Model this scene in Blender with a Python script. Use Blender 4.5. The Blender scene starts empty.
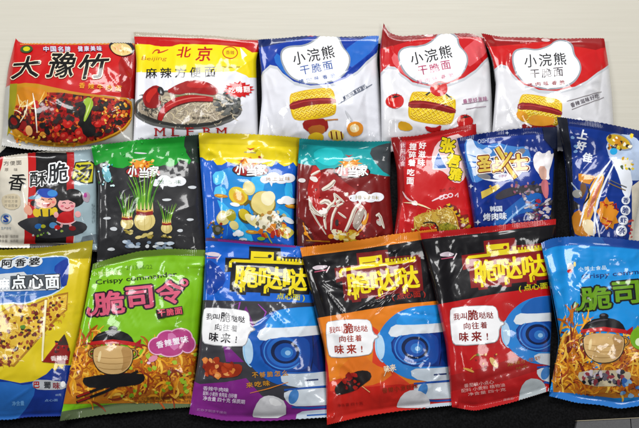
import bpy, bmesh, math, random, zlib
import numpy as np
from mathutils import Vector, Matrix
from mathutils.geometry import tessellate_polygon

S = bpy.context.scene
COL = S.collection
random.seed(7)
R = random.Random(11)

# ------------------------------------------------------------------ camera
TILT = math.radians(14); HF = math.radians(40); W0, H0 = 639.0, 428.0
TX = math.tan(HF / 2); DIST = 0.31 / TX
cam = bpy.data.cameras.new("camera"); cam.sensor_fit = 'HORIZONTAL'; cam.angle = HF
cam.clip_start = .01; cam.clip_end = 50
camo = bpy.data.objects.new("camera", cam); COL.objects.link(camo)
CP = np.array([0, -DIST * math.sin(TILT), DIST * math.cos(TILT)])
camo.location = CP; camo.rotation_euler = (TILT, 0, 0)
S.camera = camo
FW = np.array([0, math.sin(TILT), -math.cos(TILT)]); UP = np.array([0, math.cos(TILT), math.sin(TILT)])
RT = np.array([1., 0, 0])

def unproj(p, z):
    """photo pixels -> world xy at height z (metres)"""
    p = np.asarray(p, float)
    a = (p[..., 0] - W0 / 2) / (W0 / 2) * TX
    b = -(p[..., 1] - H0 / 2) / (W0 / 2) * TX
    d = a[..., None] * RT + b[..., None] * UP + FW
    k = (z - CP[2]) / d[..., 2]
    return CP[:2] + d[..., :2] * k[..., None]

# ------------------------------------------------------------------ materials
def lin(h):
    h = h.lstrip('#'); c = [int(h[i:i + 2], 16) / 255 for i in (0, 2, 4)]
    c = [x / 12.92 if x <= .04045 else ((x + .055) / 1.055) ** 2.4 for x in c]
    return [x ** 1.13 for x in c] + [1]

MATS = {}
def nodes(name):
    m = bpy.data.materials.new(name); m.use_nodes = True
    nt = m.node_tree; b = nt.nodes['Principled BSDF']
    return m, nt, b

def film_finish(nt, b, rough, coat, bump):
    N = nt.nodes.new; L = nt.links.new
    tc = N('ShaderNodeNewGeometry')
    n1 = N('ShaderNodeTexNoise'); n1.inputs['Scale'].default_value = 120; n1.inputs['Detail'].default_value = 3
    n1.inputs['Distortion'].default_value = .8
    L(tc.outputs['Position'], n1.inputs['Vector'])
    bp = N('ShaderNodeBump'); bp.inputs['Strength'].default_value = bump; bp.inputs['Distance'].default_value = .0012
    L(n1.outputs['Fac'], bp.inputs['Height']); L(bp.outputs['Normal'], b.inputs['Normal'])
    L(bp.outputs['Normal'], b.inputs['Coat Normal'])
    n2 = N('ShaderNodeTexNoise'); n2.inputs['Scale'].default_value = 55; n2.inputs['Detail'].default_value = 4
    L(tc.outputs['Position'], n2.inputs['Vector'])
    mr = N('ShaderNodeMapRange'); mr.inputs['To Min'].default_value = rough - .08; mr.inputs['To Max'].default_value = rough + .12
    L(n2.outputs['Fac'], mr.inputs['Value']); L(mr.outputs['Result'], b.inputs['Roughness'])
    b.inputs['Coat Weight'].default_value = coat; b.inputs['Coat Roughness'].default_value = .09
    b.inputs['Specular IOR Level'].default_value = .2

def film(h, metal=0.0):
    """glossy printed plastic film of one ink colour"""
    k = ('f', h, metal)
    if k in MATS: return MATS[k]
    m, nt, b = nodes("film_" + h)
    b.inputs['Base Color'].default_value = lin(h); b.inputs['Metallic'].default_value = metal
    film_finish(nt, b, .42, .65, .10)
    MATS[k] = m; return m

def ribbed(m0):
    """the same film where it is heat-sealed: fine pressed ribs"""
    k = ('s', m0.name)
    if k in MATS: return MATS[k]
    m = m0.copy(); m.name = m0.name + '_seal'; nt = m.node_tree; N = nt.nodes.new; L = nt.links.new
    g = N('ShaderNodeNewGeometry'); w = N('ShaderNodeTexWave'); w.bands_direction = 'X'; w.inputs['Scale'].default_value = 190; w.inputs['Distortion'].default_value = .3
    L(g.outputs['Position'], w.inputs['Vector'])
    b0 = next(n for n in nt.nodes if n.type == 'BUMP'); b1 = N('ShaderNodeBump'); b1.inputs['Strength'].default_value = .22; b1.inputs['Distance'].default_value = .0006
    L(w.outputs['Fac'], b1.inputs['Height']); L(b0.outputs['Normal'], b1.inputs['Normal'])
    b = nt.nodes['Principled BSDF']; L(b1.outputs['Normal'], b.inputs['Normal']); L(b1.outputs['Normal'], b.inputs['Coat Normal'])
    MATS[k] = m; return m

def mottle(hs, scale=300, dist=.0, stretch=(1, 1, 1), rot=0):
    """printed food photograph: patches of several inks"""
    k = ('m', tuple(hs), scale, stretch, rot)
    if k in MATS: return MATS[k]
    m, nt, b = nodes("print_" + hs[0])
    N = nt.nodes.new; L = nt.links.new
    tc = N('ShaderNodeNewGeometry'); mp = N('ShaderNodeMapping'); mp.inputs['Scale'].default_value = stretch
    mp.inputs['Rotation'].default_value = (0, 0, rot)
    L(tc.outputs['Position'], mp.inputs['Vector'])
    nz = N('ShaderNodeTexNoise'); nz.inputs['Scale'].default_value = scale * .6; nz.inputs['Detail'].default_value = 2
    L(mp.outputs['Vector'], nz.inputs['Vector'])
    mx = N('ShaderNodeVectorMath'); mx.operation = 'MULTIPLY_ADD'
    mx.inputs[1].default_value = (.006,) * 3; L(nz.outputs['Color'], mx.inputs[0]); L(mp.outputs['Vector'], mx.inputs[2])
    v = N('ShaderNodeTexVoronoi'); v.inputs['Scale'].default_value = scale; v.voronoi_dimensions = '2D'
    L(mx.outputs[0], v.inputs['Vector'])
    sx = N('ShaderNodeSeparateColor'); L(v.outputs['Color'], sx.inputs[0])
    n = len(hs); r = N('ShaderNodeValToRGB'); r.color_ramp.interpolation = 'CONSTANT'
    el = r.color_ramp.elements
    while len(el) < n: el.new(.5)
    for i, h in enumerate(hs):
        el[i].position = i / n; el[i].color = lin(h)
    L(sx.outputs[0], r.inputs[0]); L(r.outputs['Color'], b.inputs['Base Color'])
    film_finish(nt, b, .42, .65, .10)
    MATS[k] = m; return m

def M(x):
    return film(x) if isinstance(x, str) else x

# ------------------------------------------------------------------ small numpy tools
def vnoise(x, y, seed):
    """smooth value noise, about -1..1"""
    xi = np.floor(x).astype(np.int64); yi = np.floor(y).astype(np.int64); fx = x - xi; fy = y - yi
    fx = fx * fx * fx * (fx * (fx * 6 - 15) + 10); fy = fy * fy * fy * (fy * (fy * 6 - 15) + 10)
    def h(a, b):
        n = (a * 374761393 + b * 668265263 + seed * 982451653) & 0xffffffff
        n = ((n ^ (n >> 13)) * 1274126177) & 0xffffffff
        return ((n ^ (n >> 16)) & 0xffff) / 32767.5 - 1
    return (h(xi, yi) * (1 - fx) + h(xi + 1, yi) * fx) * (1 - fy) + (h(xi, yi + 1) * (1 - fx) + h(xi + 1, yi + 1) * fx) * fy

class Edge:
    def __init__(s, pts):
        p = np.array(pts, float)
        d = np.r_[0, np.cumsum(np.hypot(*np.diff(p, axis=0).T))]; d /= d[-1]
        u = np.linspace(0, 1, 81)
        q = np.stack([np.interp(u, d, p[:, 0]), np.interp(u, d, p[:, 1])], 1)
        for _ in range(14): q[1:-1] = (q[:-2] + 2 * q[1:-1] + q[2:]) / 4
        s.u, s.q = u, q
    def __call__(s, t):
        t = np.asarray(t, float)
        o = np.stack([np.interp(t, s.u, s.q[:, 0]), np.interp(t, s.u, s.q[:, 1])], -1)
        e0 = (s.q[3] - s.q[0]) / s.u[3]; e1 = (s.q[-1] - s.q[-4]) / s.u[3]
        return o + np.minimum(t, 0)[..., None] * e0 + np.maximum(t - 1, 0)[..., None] * e1

class Coons:
    def __init__(s, top, right, bottom, left):      # top/bottom left->right, left/right top->bottom
        s.T, s.R, s.B, s.L = Edge(top), Edge(right), Edge(bottom), Edge(left)
        s.c00, s.c10, s.c01, s.c11 = [np.array(p, float) for p in (top[0], top[-1], bottom[0], bottom[-1])]
    def __call__(s, u, v):
        u = np.asarray(u, float); v = np.asarray(v, float); U, V = u[..., None], v[..., None]
        return ((1 - V) * s.T(u) + V * s.B(u) + (1 - U) * s.L(v) + U * s.R(v)
                - (1 - U) * (1 - V) * s.c00 - U * (1 - V) * s.c10 - (1 - U) * V * s.c01 - U * V * s.c11)
    def inv(s, p):
        p = np.asarray(p, float)
        A = np.stack([s.c10 - s.c00, s.c01 - s.c00], 1); st = (p - s.c00) @ np.linalg.inv(A).T
        e = 1e-3
        for _ in range(10):
            u, v = st[:, 0], st[:, 1]; f = s(u, v)
            fu = (s(u + e, v) - f) / e; fv = (s(u, v + e) - f) / e
            r = p - f; det = fu[:, 0] * fv[:, 1] - fu[:, 1] * fv[:, 0]
            du = (r[:, 0] * fv[:, 1] - r[:, 1] * fv[:, 0]) / det; dv = (fu[:, 0] * r[:, 1] - fu[:, 1] * r[:, 0]) / det
            st = np.clip(st + np.clip(np.stack([du, dv], 1), -.3, .3), -.4, 1.4)
        return st

# height of what already lies on the cloth (plan grid)
CELL = .0015; GX0, GY0 = -.42, -.30; GN, GM = 560, 410
CLOTH = .0022
HM = np.full((GM, GN), CLOTH)
def shiftmax(a, r):
    b = a.copy()
    for _ in range(r):
        c = b.copy()
        c[1:] = np.maximum(c[1:], b[:-1]); c[:-1] = np.maximum(c[:-1], b[1:])
        c[:, 1:] = np.maximum(c[:, 1:], b[:, :-1]); c[:, :-1] = np.maximum(c[:, :-1], b[:, 1:])
        b = c
    return b
def blur(a, n):
    for _ in range(n):
        p = np.pad(a, 1, mode='edge'); a = (p[:-2, 1:-1] + 2 * p[1:-1, 1:-1] + p[2:, 1:-1]) / 4
        p = np.pad(a, 1, mode='edge'); a = (p[1:-1, :-2] + 2 * p[1:-1, 1:-1] + p[1:-1, 2:]) / 4
    return a
def sample(g, xy):
    x = np.clip((xy[..., 0] - GX0) / CELL, 0, GN - 1.01); y = np.clip((xy[..., 1] - GY0) / CELL, 0, GM - 1.01)
    i = x.astype(int); j = y.astype(int); fx = x - i; fy = y - j
    return (g[j, i] * (1 - fx) + g[j, i + 1] * fx) * (1 - fy) + (g[j + 1, i] * (1 - fx) + g[j + 1, i + 1] * fx) * fy

# ------------------------------------------------------------------ flat artwork -> triangles in photo pixels
TXT = {}
def text_tris(s, off=0.0):
    """glyph triangles; off thickens them with a stroke along the outline"""
    k = (s, off)
    if k in TXT: return TXT[k]
    if off <= 0:
        c = bpy.data.curves.new("t", 'FONT'); c.body = s; c.size = 1; c.resolution_u = 2; c.fill_mode = 'FRONT'
        o = bpy.data.objects.new("t", c); COL.objects.link(o)
        dg = bpy.context.evaluated_depsgraph_get(); ev = o.evaluated_get(dg); me = ev.to_mesh()
        me.calc_loop_triangles()
        v = np.array([x.co[:2] for x in me.vertices]) if len(me.vertices) else np.zeros((0, 2))
        t = np.array([x.vertices[:] for x in me.loop_triangles], int) if len(me.loop_triangles) else np.zeros((0, 3), int)
        ev.to_mesh_clear(); bpy.data.objects.remove(o); bpy.data.curves.remove(c)
        TXT[k] = (v[t] if len(t) else np.zeros((0, 3, 2)),); return TXT[k]
    T = text_tris(s, 0.0)[0]
    if not len(T): TXT[k] = (T,); return TXT[k]
    r = np.round(T * 1e4).astype(np.int64); cnt = {}
    for tri in r.tolist():
        for i in range(3):
            e = (tuple(tri[i]), tuple(tri[(i + 1) % 3])); e2 = (e[1], e[0])
            if e2 in cnt: del cnt[e2]
            else: cnt[e] = 1
    out = [T]; q = []
    for (p0, p1) in cnt:
        p0 = np.array(p0) / 1e4; p1 = np.array(p1) / 1e4; d = p1 - p0; l = math.hypot(*d)
        if l < 1e-6: continue
        d /= l; n = np.array([-d[1], d[0]]) * off; e = d * off * .41; m = d * off
        o6 = [p0 - m, p0 - e * .5 + n * .9, p1 + e * .5 + n * .9, p1 + m, p1 + e * .5 - n * .9, p0 - e * .5 - n * .9]
        for i in range(1, 5): q.append([o6[0], o6[i], o6[i + 1]])
    if q: out.append(np.array(q))
    TXT[k] = (np.concatenate(out),); return TXT[k]

def rotm(a):
    a = math.radians(a); return np.array([[math.cos(a), math.sin(a)], [-math.sin(a), math.cos(a)]])   # + lifts to the right on the page (y down)

class Art:
    """artwork of one packet: every call adds triangles in pixel space to a named part"""
    def __init__(s): s.items = []; s.part = 'printed_design'; s.k = 0; s.step = 1.0
    def P(s, name): s.part = name; return s
    def add(s, tri, mat, stack=False):
        """stack: pieces of one stroke may overlap, so each lies a hair above another"""
        if len(tri):
            s.k += s.step; t = np.asarray(tri, float); j = (np.arange(len(t)) * .618) % 1 * .8 * s.step if stack else np.zeros(len(t))
            s.items.append((s.part, s.k, M(mat), np.dstack([t, np.repeat(j[:, None], 3, 1)])))
    def poly(s, pts, mat, smooth=0):
        p = [np.array(q, float) for q in pts]
        for _ in range(smooth):
            p = [r for a, b in zip(p, p[1:] + p[:1]) for r in (a * .75 + b * .25, a * .25 + b * .75)]
        t = tessellate_polygon([[Vector((q[0], q[1], 0)) for q in p]])
        p = np.array(p); s.add(np.array([p[list(x)] for x in t]), mat)
    def ell(s, cx, cy, rx, ry, mat, rot=0, n=28, wob=0, a0=0, a1=360):
        c = rotm(rot); pts = []
        ph = [R.uniform(0, 6.3) for _ in range(3)]
        for i in range(n + (a1 - a0 < 360)):
            a = math.radians(a0 + (a1 - a0) * i / n)
            k = 1 + wob * (math.sin(2 * a + ph[0]) * .5 + math.sin(3 * a + ph[1]) * .35 + math.sin(5 * a + ph[2]) * .25)
            pts.append(np.array([cx, cy]) + c @ np.array([rx * k * math.cos(a), -ry * k * math.sin(a)]))
        s.poly(pts, mat)
    def ring(s, cx, cy, rx, ry, w, mat, rot=0, a0=0, a1=360, n=36):
        c = rotm(rot)
        s.line([np.array([cx, cy]) + c @ np.array([rx * math.cos(a), -ry * math.sin(a)]) for a in
                [math.radians(a0 + (a1 - a0) * i / n) for i in range(n + 1)]], w, mat)
    def line(s, pts, w, mat, taper=0, smooth=0):
        p = [np.array(q, float) for q in pts]
        for _ in range(smooth):
            p = [p[0]] + [r for a, b in zip(p, p[1:]) for r in (a * .75 + b * .25, a * .25 + b * .75)] + [p[-1]]
        p = np.array(p); d = np.gradient(p, axis=0); d /= np.maximum(np.hypot(d[:, 0], d[:, 1]), 1e-6)[:, None]
        n = np.stack([-d[:, 1], d[:, 0]], 1); u = np.linspace(0, 1, len(p))
        ww = w / 2 * (1 - taper * np.abs(2 * u - 1) ** 1.5)
        if taper > 1: ww = w / 2 * (1 - u * .95)
        a = p + n * ww[:, None]; b = p - n * ww[:, None]; tr = []
        for i in range(len(p) - 1): tr += [[a[i], b[i], b[i + 1]], [a[i], b[i + 1], a[i + 1]]]
        s.add(np.array(tr), mat, True)
    def burst(s, cx, cy, rx, ry, n, mat, inner=.72, rot=0):
        pts = []
        for i in range(2 * n):
            a = math.pi * i / n; k = (1 if i % 2 == 0 else inner) * R.uniform(.92, 1.05)
            pts.append(np.array([cx, cy]) + rotm(rot) @ np.array([rx * k * math.cos(a), ry * k * math.sin(a)]))
        s.poly(pts, mat)
    def text(s, t, cx, cy, w, h, mat, rot=0, bold=.0, out=None, ow=.05, shear=0, gap=None):
        """lettering fitted into a w x h box"""
        if h < 4.2 and not out: bold = 0
        if gap is not None and len(t) > 1:                      # separately placed characters
            n = len(t); cw = (w - gap * (n - 1)) / n; d = rotm(rot)
            for pas in ((1, 0) if out else (0,)):
                for i, ch in enumerate(t):
                    if ch == ' ': continue
                    q = np.array([cx, cy]) + d @ np.array([-w / 2 + cw / 2 + i * (cw + gap), 0])
                    if pas: s._t(ch, q, cw, h, out, rot, bold + ow, shear, base=bold)
                    else: s._t(ch, q, cw, h, mat, rot, bold, shear)
            return
        if h < 4.2 and not out: bold = 0
        q = np.array([cx, cy])
        if out: s._t(t, q, w, h, out, rot, bold + ow, shear, base=bold)
        s._t(t, q, w, h, mat, rot, bold, shear)
    def _t(s, t, q, w, h, mat, rot, off, shear, base=None):
        v = text_tris(t, round(off, 4))[0]; v0 = text_tris(t, round(off if base is None else base, 4))[0]
        if not len(v): return
        lo, hi = v0.reshape(-1, 2).min(0), v0.reshape(-1, 2).max(0); c = (lo + hi) / 2; z = hi - lo; z[z < .05] = .5
        u = (v - c) / z * np.array([w, -h]); u[..., 0] -= shear * u[..., 1]
        s.add(u @ rotm(rot).T + q, mat, True)

def split_axis(T, f, cells):
    """split triangles at integer values of f (T: n x 3 x k)"""
    for _ in range(40):
        a = T[..., 0] if f == 0 else T[..., 1] if f == 1 else T[..., 0] + T[..., 1]
        lo, hi = a.min(1), a.max(1); e = 1e-5
        cut = np.round((lo + hi) / 2)
        bad = (cut <= lo + e) | (cut >= hi - e)
        c2 = np.ceil(lo + e); cut = np.where(bad, c2, cut)
        need = (cut > lo + e) & (cut < hi - e)
        if not need.any(): break
        keep = T[~need]; X = T[need]; a = a[need]; c = cut[need]
        d = a - c[:, None]; sg = np.where(np.abs(d) < e, 0, np.sign(d))
        out = [keep]
        # case: one vertex exactly on the cut
        z = (sg == 0).any(1)
        for mask, onz in ((z, True), (~z, False)):
            if not mask.any(): continue
            Y, D, G = X[mask], d[mask], sg[mask]
            if onz: k = np.argmax(G == 0, 1)
            else: k = np.where(G.sum(1) > 0, np.argmax(G < 0, 1), np.argmax(G > 0, 1))   # the lone vertex
            ii = np.arange(len(Y)); A, B, C = Y[ii, k], Y[ii, (k + 1) % 3], Y[ii, (k + 2) % 3]
            da, db, dc = D[ii, k], D[ii, (k + 1) % 3], D[ii, (k + 2) % 3]
            if onz:
                t = (db / (db - dc))[:, None]; m = B + (C - B) * t
                out += [np.stack([A, B, m], 1), np.stack([A, m, C], 1)]
            else:
                m = A + (B - A) * (da / (da - db))[:, None]; n = A + (C - A) * (da / (da - dc))[:, None]
                out += [np.stack([A, m, n], 1), np.stack([m, B, C], 1), np.stack([m, C, n], 1)]
        T = np.concatenate(out)
    return T

def subdiv(T, lim):
    for _ in range(30):
        e = np.stack([np.hypot(*(T[:, (i + 1) % 3] - T[:, i])[:, :2].T) for i in range(3)], 1)
        k = e.argmax(1); need = e.max(1) > lim
        if not need.any(): break
        X = T[need]; k = k[need]; i = np.arange(len(X))
        A, B, C = X[i, k], X[i, (k + 1) % 3], X[i, (k + 2) % 3]; m = (A + B) / 2
        T = np.concatenate([T[~need], np.stack([A, m, C], 1), np.stack([m, B, C], 1)])
    return T

def mesh_obj(name, V, F, mats, mi, normals, parent):
    me = bpy.data.meshes.new(name)
    me.vertices.add(len(V)); me.vertices.foreach_set('co', np.asarray(V, np.float32).ravel())
    F = np.asarray(F, np.int32)
    me.loops.add(F.size); me.loops.foreach_set('vertex_index', F.ravel())
    me.polygons.add(len(F)); me.polygons.foreach_set('loop_start', np.arange(0, F.size, F.shape[1], dtype=np.int32))
    for m in mats: me.materials.append(m)
    me.polygons.foreach_set('material_index', np.asarray(mi, np.int32))
    me.update(calc_edges=True); me.validate()
    me.polygons.foreach_set('use_smooth', np.ones(len(me.polygons), bool))
    if normals is not None and len(me.vertices) == len(normals): me.normals_split_custom_set_from_vertices([tuple(n) for n in normals])
    o = bpy.data.objects.new(name, me); COL.objects.link(o)
    if parent: o.parent = parent
    return o

# ------------------------------------------------------------------ a packet
def packet(name, label, top, right, bottom, left, base, art, T=.02, seal=(.05, .05), sealcol=(None, None), seed=0,
           crumple=1.0, group=None, plateau=3.0, category='snack packet', creases=17, lift=.003, folds=()):
    global HM
    C = Coons(top, right, bottom, left)
    wpx = np.hypot(*(C.c10 - C.c00)); hpx = np.hypot(*(C.c01 - C.c00))
    ns, nt = int(wpx / 1.6), int(hpx / 1.6)
    g = np.linspace(0, 1, ns + 1); gs = g - .10 * np.sin(2 * math.pi * g) / (2 * math.pi) * 4   # finer near the side folds
    gs = np.clip(gs, 0, 1); gt = np.linspace(0, 1, nt + 1)
    s, t = np.meshgrid(gs, gt)                       # (nt+1, ns+1)
    px = C(s, t)
    # serrated / slightly wavy cut ends
    dn = C.c01 - C.c00; dn = dn / np.hypot(*dn)
    px[0, ::2] -= dn * .34; px[0, 1::2] += dn * .34; px[-1, ::2] += dn * .34; px[-1, 1::2] -= dn * .34
    a, b = seal
    tt = np.clip((t - a) / (1 - a - b), 0, 1)
    E = np.clip(1 - np.abs(2 * tt - 1) ** 2.6, 0, 1) ** .72
    SS = np.clip(1 - np.abs(2 * s - 1) ** plateau, 0, 1) ** .55
    X, Y = px[..., 0], px[..., 1]
    n_low = vnoise(X / 38, Y / 38, seed) * .5 + vnoise(X / 19, Y / 21, seed + 5) * .3
    prof = T * SS * E * (1 + .16 * n_low)
    # creases and folds
    rr = random.Random(seed * 77 + 5)
    wr = np.zeros_like(X)
    dtop = np.maximum(t - a, 0) * hpx; dbot = np.maximum(1 - b - t, 0) * hpx
    for dd, sd, st in ((dtop, 1, 1.0), (dbot, 2, .9)):          # folds running off the seals
        f1 = vnoise(s * wpx / 9 + dd * .02 * vnoise(s * 3, t * 0, seed + sd), t * 2 + 3, seed + sd * 31)
        f2 = vnoise(s * wpx / 17, t * 1.3, seed + sd * 57)
        wr += st * (-(np.abs(f1)) * .0017 * np.exp(-dd / 16) - np.abs(f2) * .0024 * np.exp(-dd / 30)) * np.clip(dd / 5, 0, 1)
    dl = s * wpx; dr = (1 - s) * wpx
    for dd, sd in ((dl, 3), (dr, 4)):
        f1 = vnoise(t * hpx / 15 + dd * .03, s * 2, seed + sd * 13)
        wr += -np.abs(f1) * .0022 * np.exp(-dd / 16) * np.clip(dd / 6, 0, 1)
    for i in range(creases):
        cx, cy = rr.uniform(.05, .95), rr.uniform(.04, .96)
        if rr.random() < .55: cx = rr.choice([rr.uniform(.03, .3), rr.uniform(.7, .97)])
        if rr.random() < .4: cy = rr.choice([rr.uniform(a, .28), rr.uniform(.75, 1 - b)])
        c = C(np.array(cx), np.array(cy)); ang = rr.uniform(0, math.pi)
        ln = rr.uniform(14, 40); wd = rr.uniform(1.2, 3.6); am = rr.choice([-1, 1, 1]) * rr.uniform(.0004, .0013)
        dx, dy = X - c[0], Y - c[1]; al = dx * math.cos(ang) + dy * math.sin(ang); ac = -dx * math.sin(ang) + dy * math.cos(ang)
        ac = ac + rr.uniform(-.012, .012) * al ** 2 * .4
        wr += am * np.exp(-np.abs(ac) / wd) * np.clip(1 - (al / ln) ** 2, 0, 1)
    for x0, y0, x1, y1, wd, am in folds:                        # folds read off the photo
        ln = math.hypot(x1 - x0, y1 - y0) / 2; ux, uy = (x1 - x0) / ln / 2, (y1 - y0) / ln / 2
        dx, dy = X - (x0 + x1) / 2, Y - (y0 + y1) / 2; al = dx * ux + dy * uy; ac = -dx * uy + dy * ux
        wr += am * .001 * np.exp(-np.abs(ac) / wd) * np.clip(1 - (al / ln) ** 2, 0, 1)
    q = vnoise(X / 15 + vnoise(X / 30, Y / 30, seed + 9), Y / 15 + vnoise(X / 28, Y / 33, seed + 8), seed + 7)
    wr += -(np.abs(q)) * .0011 + vnoise(X / 7, Y / 7, seed + 12) * .00008
    q2 = vnoise(X / 8.5 + 1.5 * vnoise(X / 17, Y / 17, seed + 21), Y / 8.5 + 1.5 * vnoise(X / 19, Y / 16, seed + 22), seed + 23)
    wr += -np.abs(q2) * .00034 * (.3 + .65 * np.clip(vnoise(X / 45, Y / 45, seed + 24) + .45, 0, 1))
    mask = np.clip(SS * 1.3, 0, 1) * np.clip(.12 + E * 1.5, 0, 1)
    wr *= mask * crumple
    sealm = (1 - np.clip(E * 4, 0, 1))
    sealw = sealm * (vnoise(s * wpx / 26, t * 3, seed + 40) * .0012 + .0006)  # rippled seals
    edge = np.minimum(np.minimum(s, 1 - s) * wpx, 3) / 3
    # rest it on what lies below
    under = HM; soft = blur(shiftmax(HM, 3), 14)
    z = np.full_like(X, .01)
    for _ in range(4):
        xy = unproj(px, z)
        base_z = np.maximum(sample(soft, xy), sample(under, xy) + .0008) + .0006 + lift * (1 - E) * .6
        z = base_z + prof + .0007
    xy = unproj(px, z)
    zf = base_z + .0007 * np.clip(edge, .15, 1) + np.maximum(prof + wr, 0.0002) + np.maximum(sealw, -.0004)
    front = np.dstack([xy, zf]); back = np.dstack([xy, np.minimum(base_z, zf - .0003)])
    # record its height
    ii = np.clip(((xy[..., 0] - GX0) / CELL).round().astype(int), 0, GN - 1); jj = np.clip(((xy[..., 1] - GY0) / CELL).round().astype(int), 0, GM - 1)
    nm = np.full_like(HM, 0.); np.maximum.at(nm, (jj, ii), zf)
    HM = np.maximum(HM, shiftmax(nm, 1))
    print(name, nv_dbg(front), flush=True) if 0 else None
    # normals of the front
    du = np.gradient(front, axis=1); dv = np.gradient(front, axis=0)
    N = np.cross(dv, du); N /= np.linalg.norm(N, axis=2)[..., None]
    N[N[..., 2] < 0] *= -1
    o0 = front[nt // 2, ns // 2].copy(); o0[2] = base_z.min()
    root = bpy.data.objects.new(name, None); COL.objects.link(root); root.location = o0; root.empty_display_size = .02
    root['label'] = label; root['category'] = category
    if group: root['group'] = group
    nv = (nt + 1) * (ns + 1); idx = np.arange(nv).reshape(nt + 1, ns + 1)
    def sheet(nm, r0, r1, mat):
        I = idx[r0:r1 + 1]
        A, B, D, E2 = I[:-1, :-1].ravel(), I[:-1, 1:].ravel(), I[1:, :-1].ravel(), I[1:, 1:].ravel()
        Ff = np.concatenate([np.stack([A, D, B], 1), np.stack([B, D, E2], 1)])
        F2 = Ff[:, ::-1] + nv
        F = np.concatenate([Ff, F2])
        # walls along outer border
        bd = [I[:, 0], I[:, -1][::-1]]
        if r0 == 0: bd.append(I[0][::-1])
        if r1 == nt: bd.append(I[-1])
        for l in bd:
            F = np.concatenate([F, np.stack([l[:-1], l[1:] + nv, l[1:]], 1), np.stack([l[:-1], l[:-1] + nv, l[1:] + nv], 1)])
        V = np.concatenate([front.reshape(-1, 3), back.reshape(-1, 3)]) - o0
        NN = np.concatenate([N.reshape(-1, 3), -N.reshape(-1, 3)])
        us, inv = np.unique(F, return_inverse=True)
        return mesh_obj(nm, V[us], inv.reshape(F.shape), [mat], np.zeros(len(F)), NN[us], root)
    r0 = max(1, int(round(a * nt))); r1 = nt - max(1, int(round(b * nt)))
    sheet('film_pouch', r0, r1, M(base))
    sheet('top_seal', 0, r0, ribbed(M(sealcol[0] or base)))
    sheet('bottom_seal', r1, nt, ribbed(M(sealcol[1] or base)))
    # artwork draped on the film
    parts = {}
    for part, k, mat, tri in art.items: parts.setdefault(part, []).append((k, mat, tri))
    FZ = front.reshape(-1, 3); NF = N.reshape(-1, 3)
    for part, lst in parts.items():
        Vs, Ns, Ms, mats = [], [], [], []
        for k, mat, tri in lst:
            tri = subdiv(tri, 5.0)
            st = C.inv(tri[..., :2].reshape(-1, 2)).reshape(-1, 3, 2); jt = tri[..., 2]
            # drop what lies wholly off the packet
            ok = ~((st[..., 0] < 0).all(1) | (st[..., 0] > 1).all(1) | (st[..., 1] < 0).all(1) | (st[..., 1] > 1).all(1))
            st = np.clip(st[ok], .0005, .9995); jt = jt[ok]
            if not len(st): continue
            ij = np.stack([np.interp(st[..., 0], gs, np.arange(ns + 1)), st[..., 1] * nt, jt], 2)
            ar = np.abs(np.cross((ij[:, 1] - ij[:, 0])[:, :2], (ij[:, 2] - ij[:, 0])[:, :2])); ij = ij[ar > 1e-7]
            for ax in (0, 1, 2): ij = split_axis(ij, ax, None)
            cen = ij.mean(1); ci = np.clip(np.floor(cen[:, 0]), 0, ns - 1).astype(int); cj = np.clip(np.floor(cen[:, 1]), 0, nt - 1).astype(int)
            kk = ij[..., 2:] + k; ij = ij[..., :2]; f = ij - np.stack([ci, cj], 1)[:, None]
            A, B, D, E2 = [(cj + dj) * (ns + 1) + ci + di for dj, di in ((0, 0), (0, 1), (1, 0), (1, 1))]
            fx, fy = f[..., 0, None], f[..., 1, None]
            lowt = (f.mean(1).sum(1) < 1)[:, None, None]
            def ev(Q):
                l = Q[A][:, None] + fx * (Q[B] - Q[A])[:, None] + fy * (Q[D] - Q[A])[:, None]
                h = Q[E2][:, None] + (1 - fx) * (Q[D] - Q[E2])[:, None] + (1 - fy) * (Q[B] - Q[E2])[:, None]
                return np.where(lowt, l, h)
            P = ev(FZ); NN = ev(NF); NN /= np.linalg.norm(NN, axis=2)[..., None]
            P = P + NN * (.00004 + .000006 * kk)
            cr = np.cross(P[:, 1] - P[:, 0], P[:, 2] - P[:, 0]); flip = (cr * NN.mean(1)).sum(1) < 0
            P[flip] = P[flip][:, ::-1]; NN[flip] = NN[flip][:, ::-1]
            if mat not in mats: mats.append(mat)
            Vs.append(P.reshape(-1, 3)); Ns.append(NN.reshape(-1, 3)); Ms += [mats.index(mat)] * len(P)
        if Vs:
            V = np.concatenate(Vs) - o0
            mesh_obj(part, V, np.arange(len(V)).reshape(-1, 3), mats, Ms, np.concatenate(Ns), root)
    return root

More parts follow.
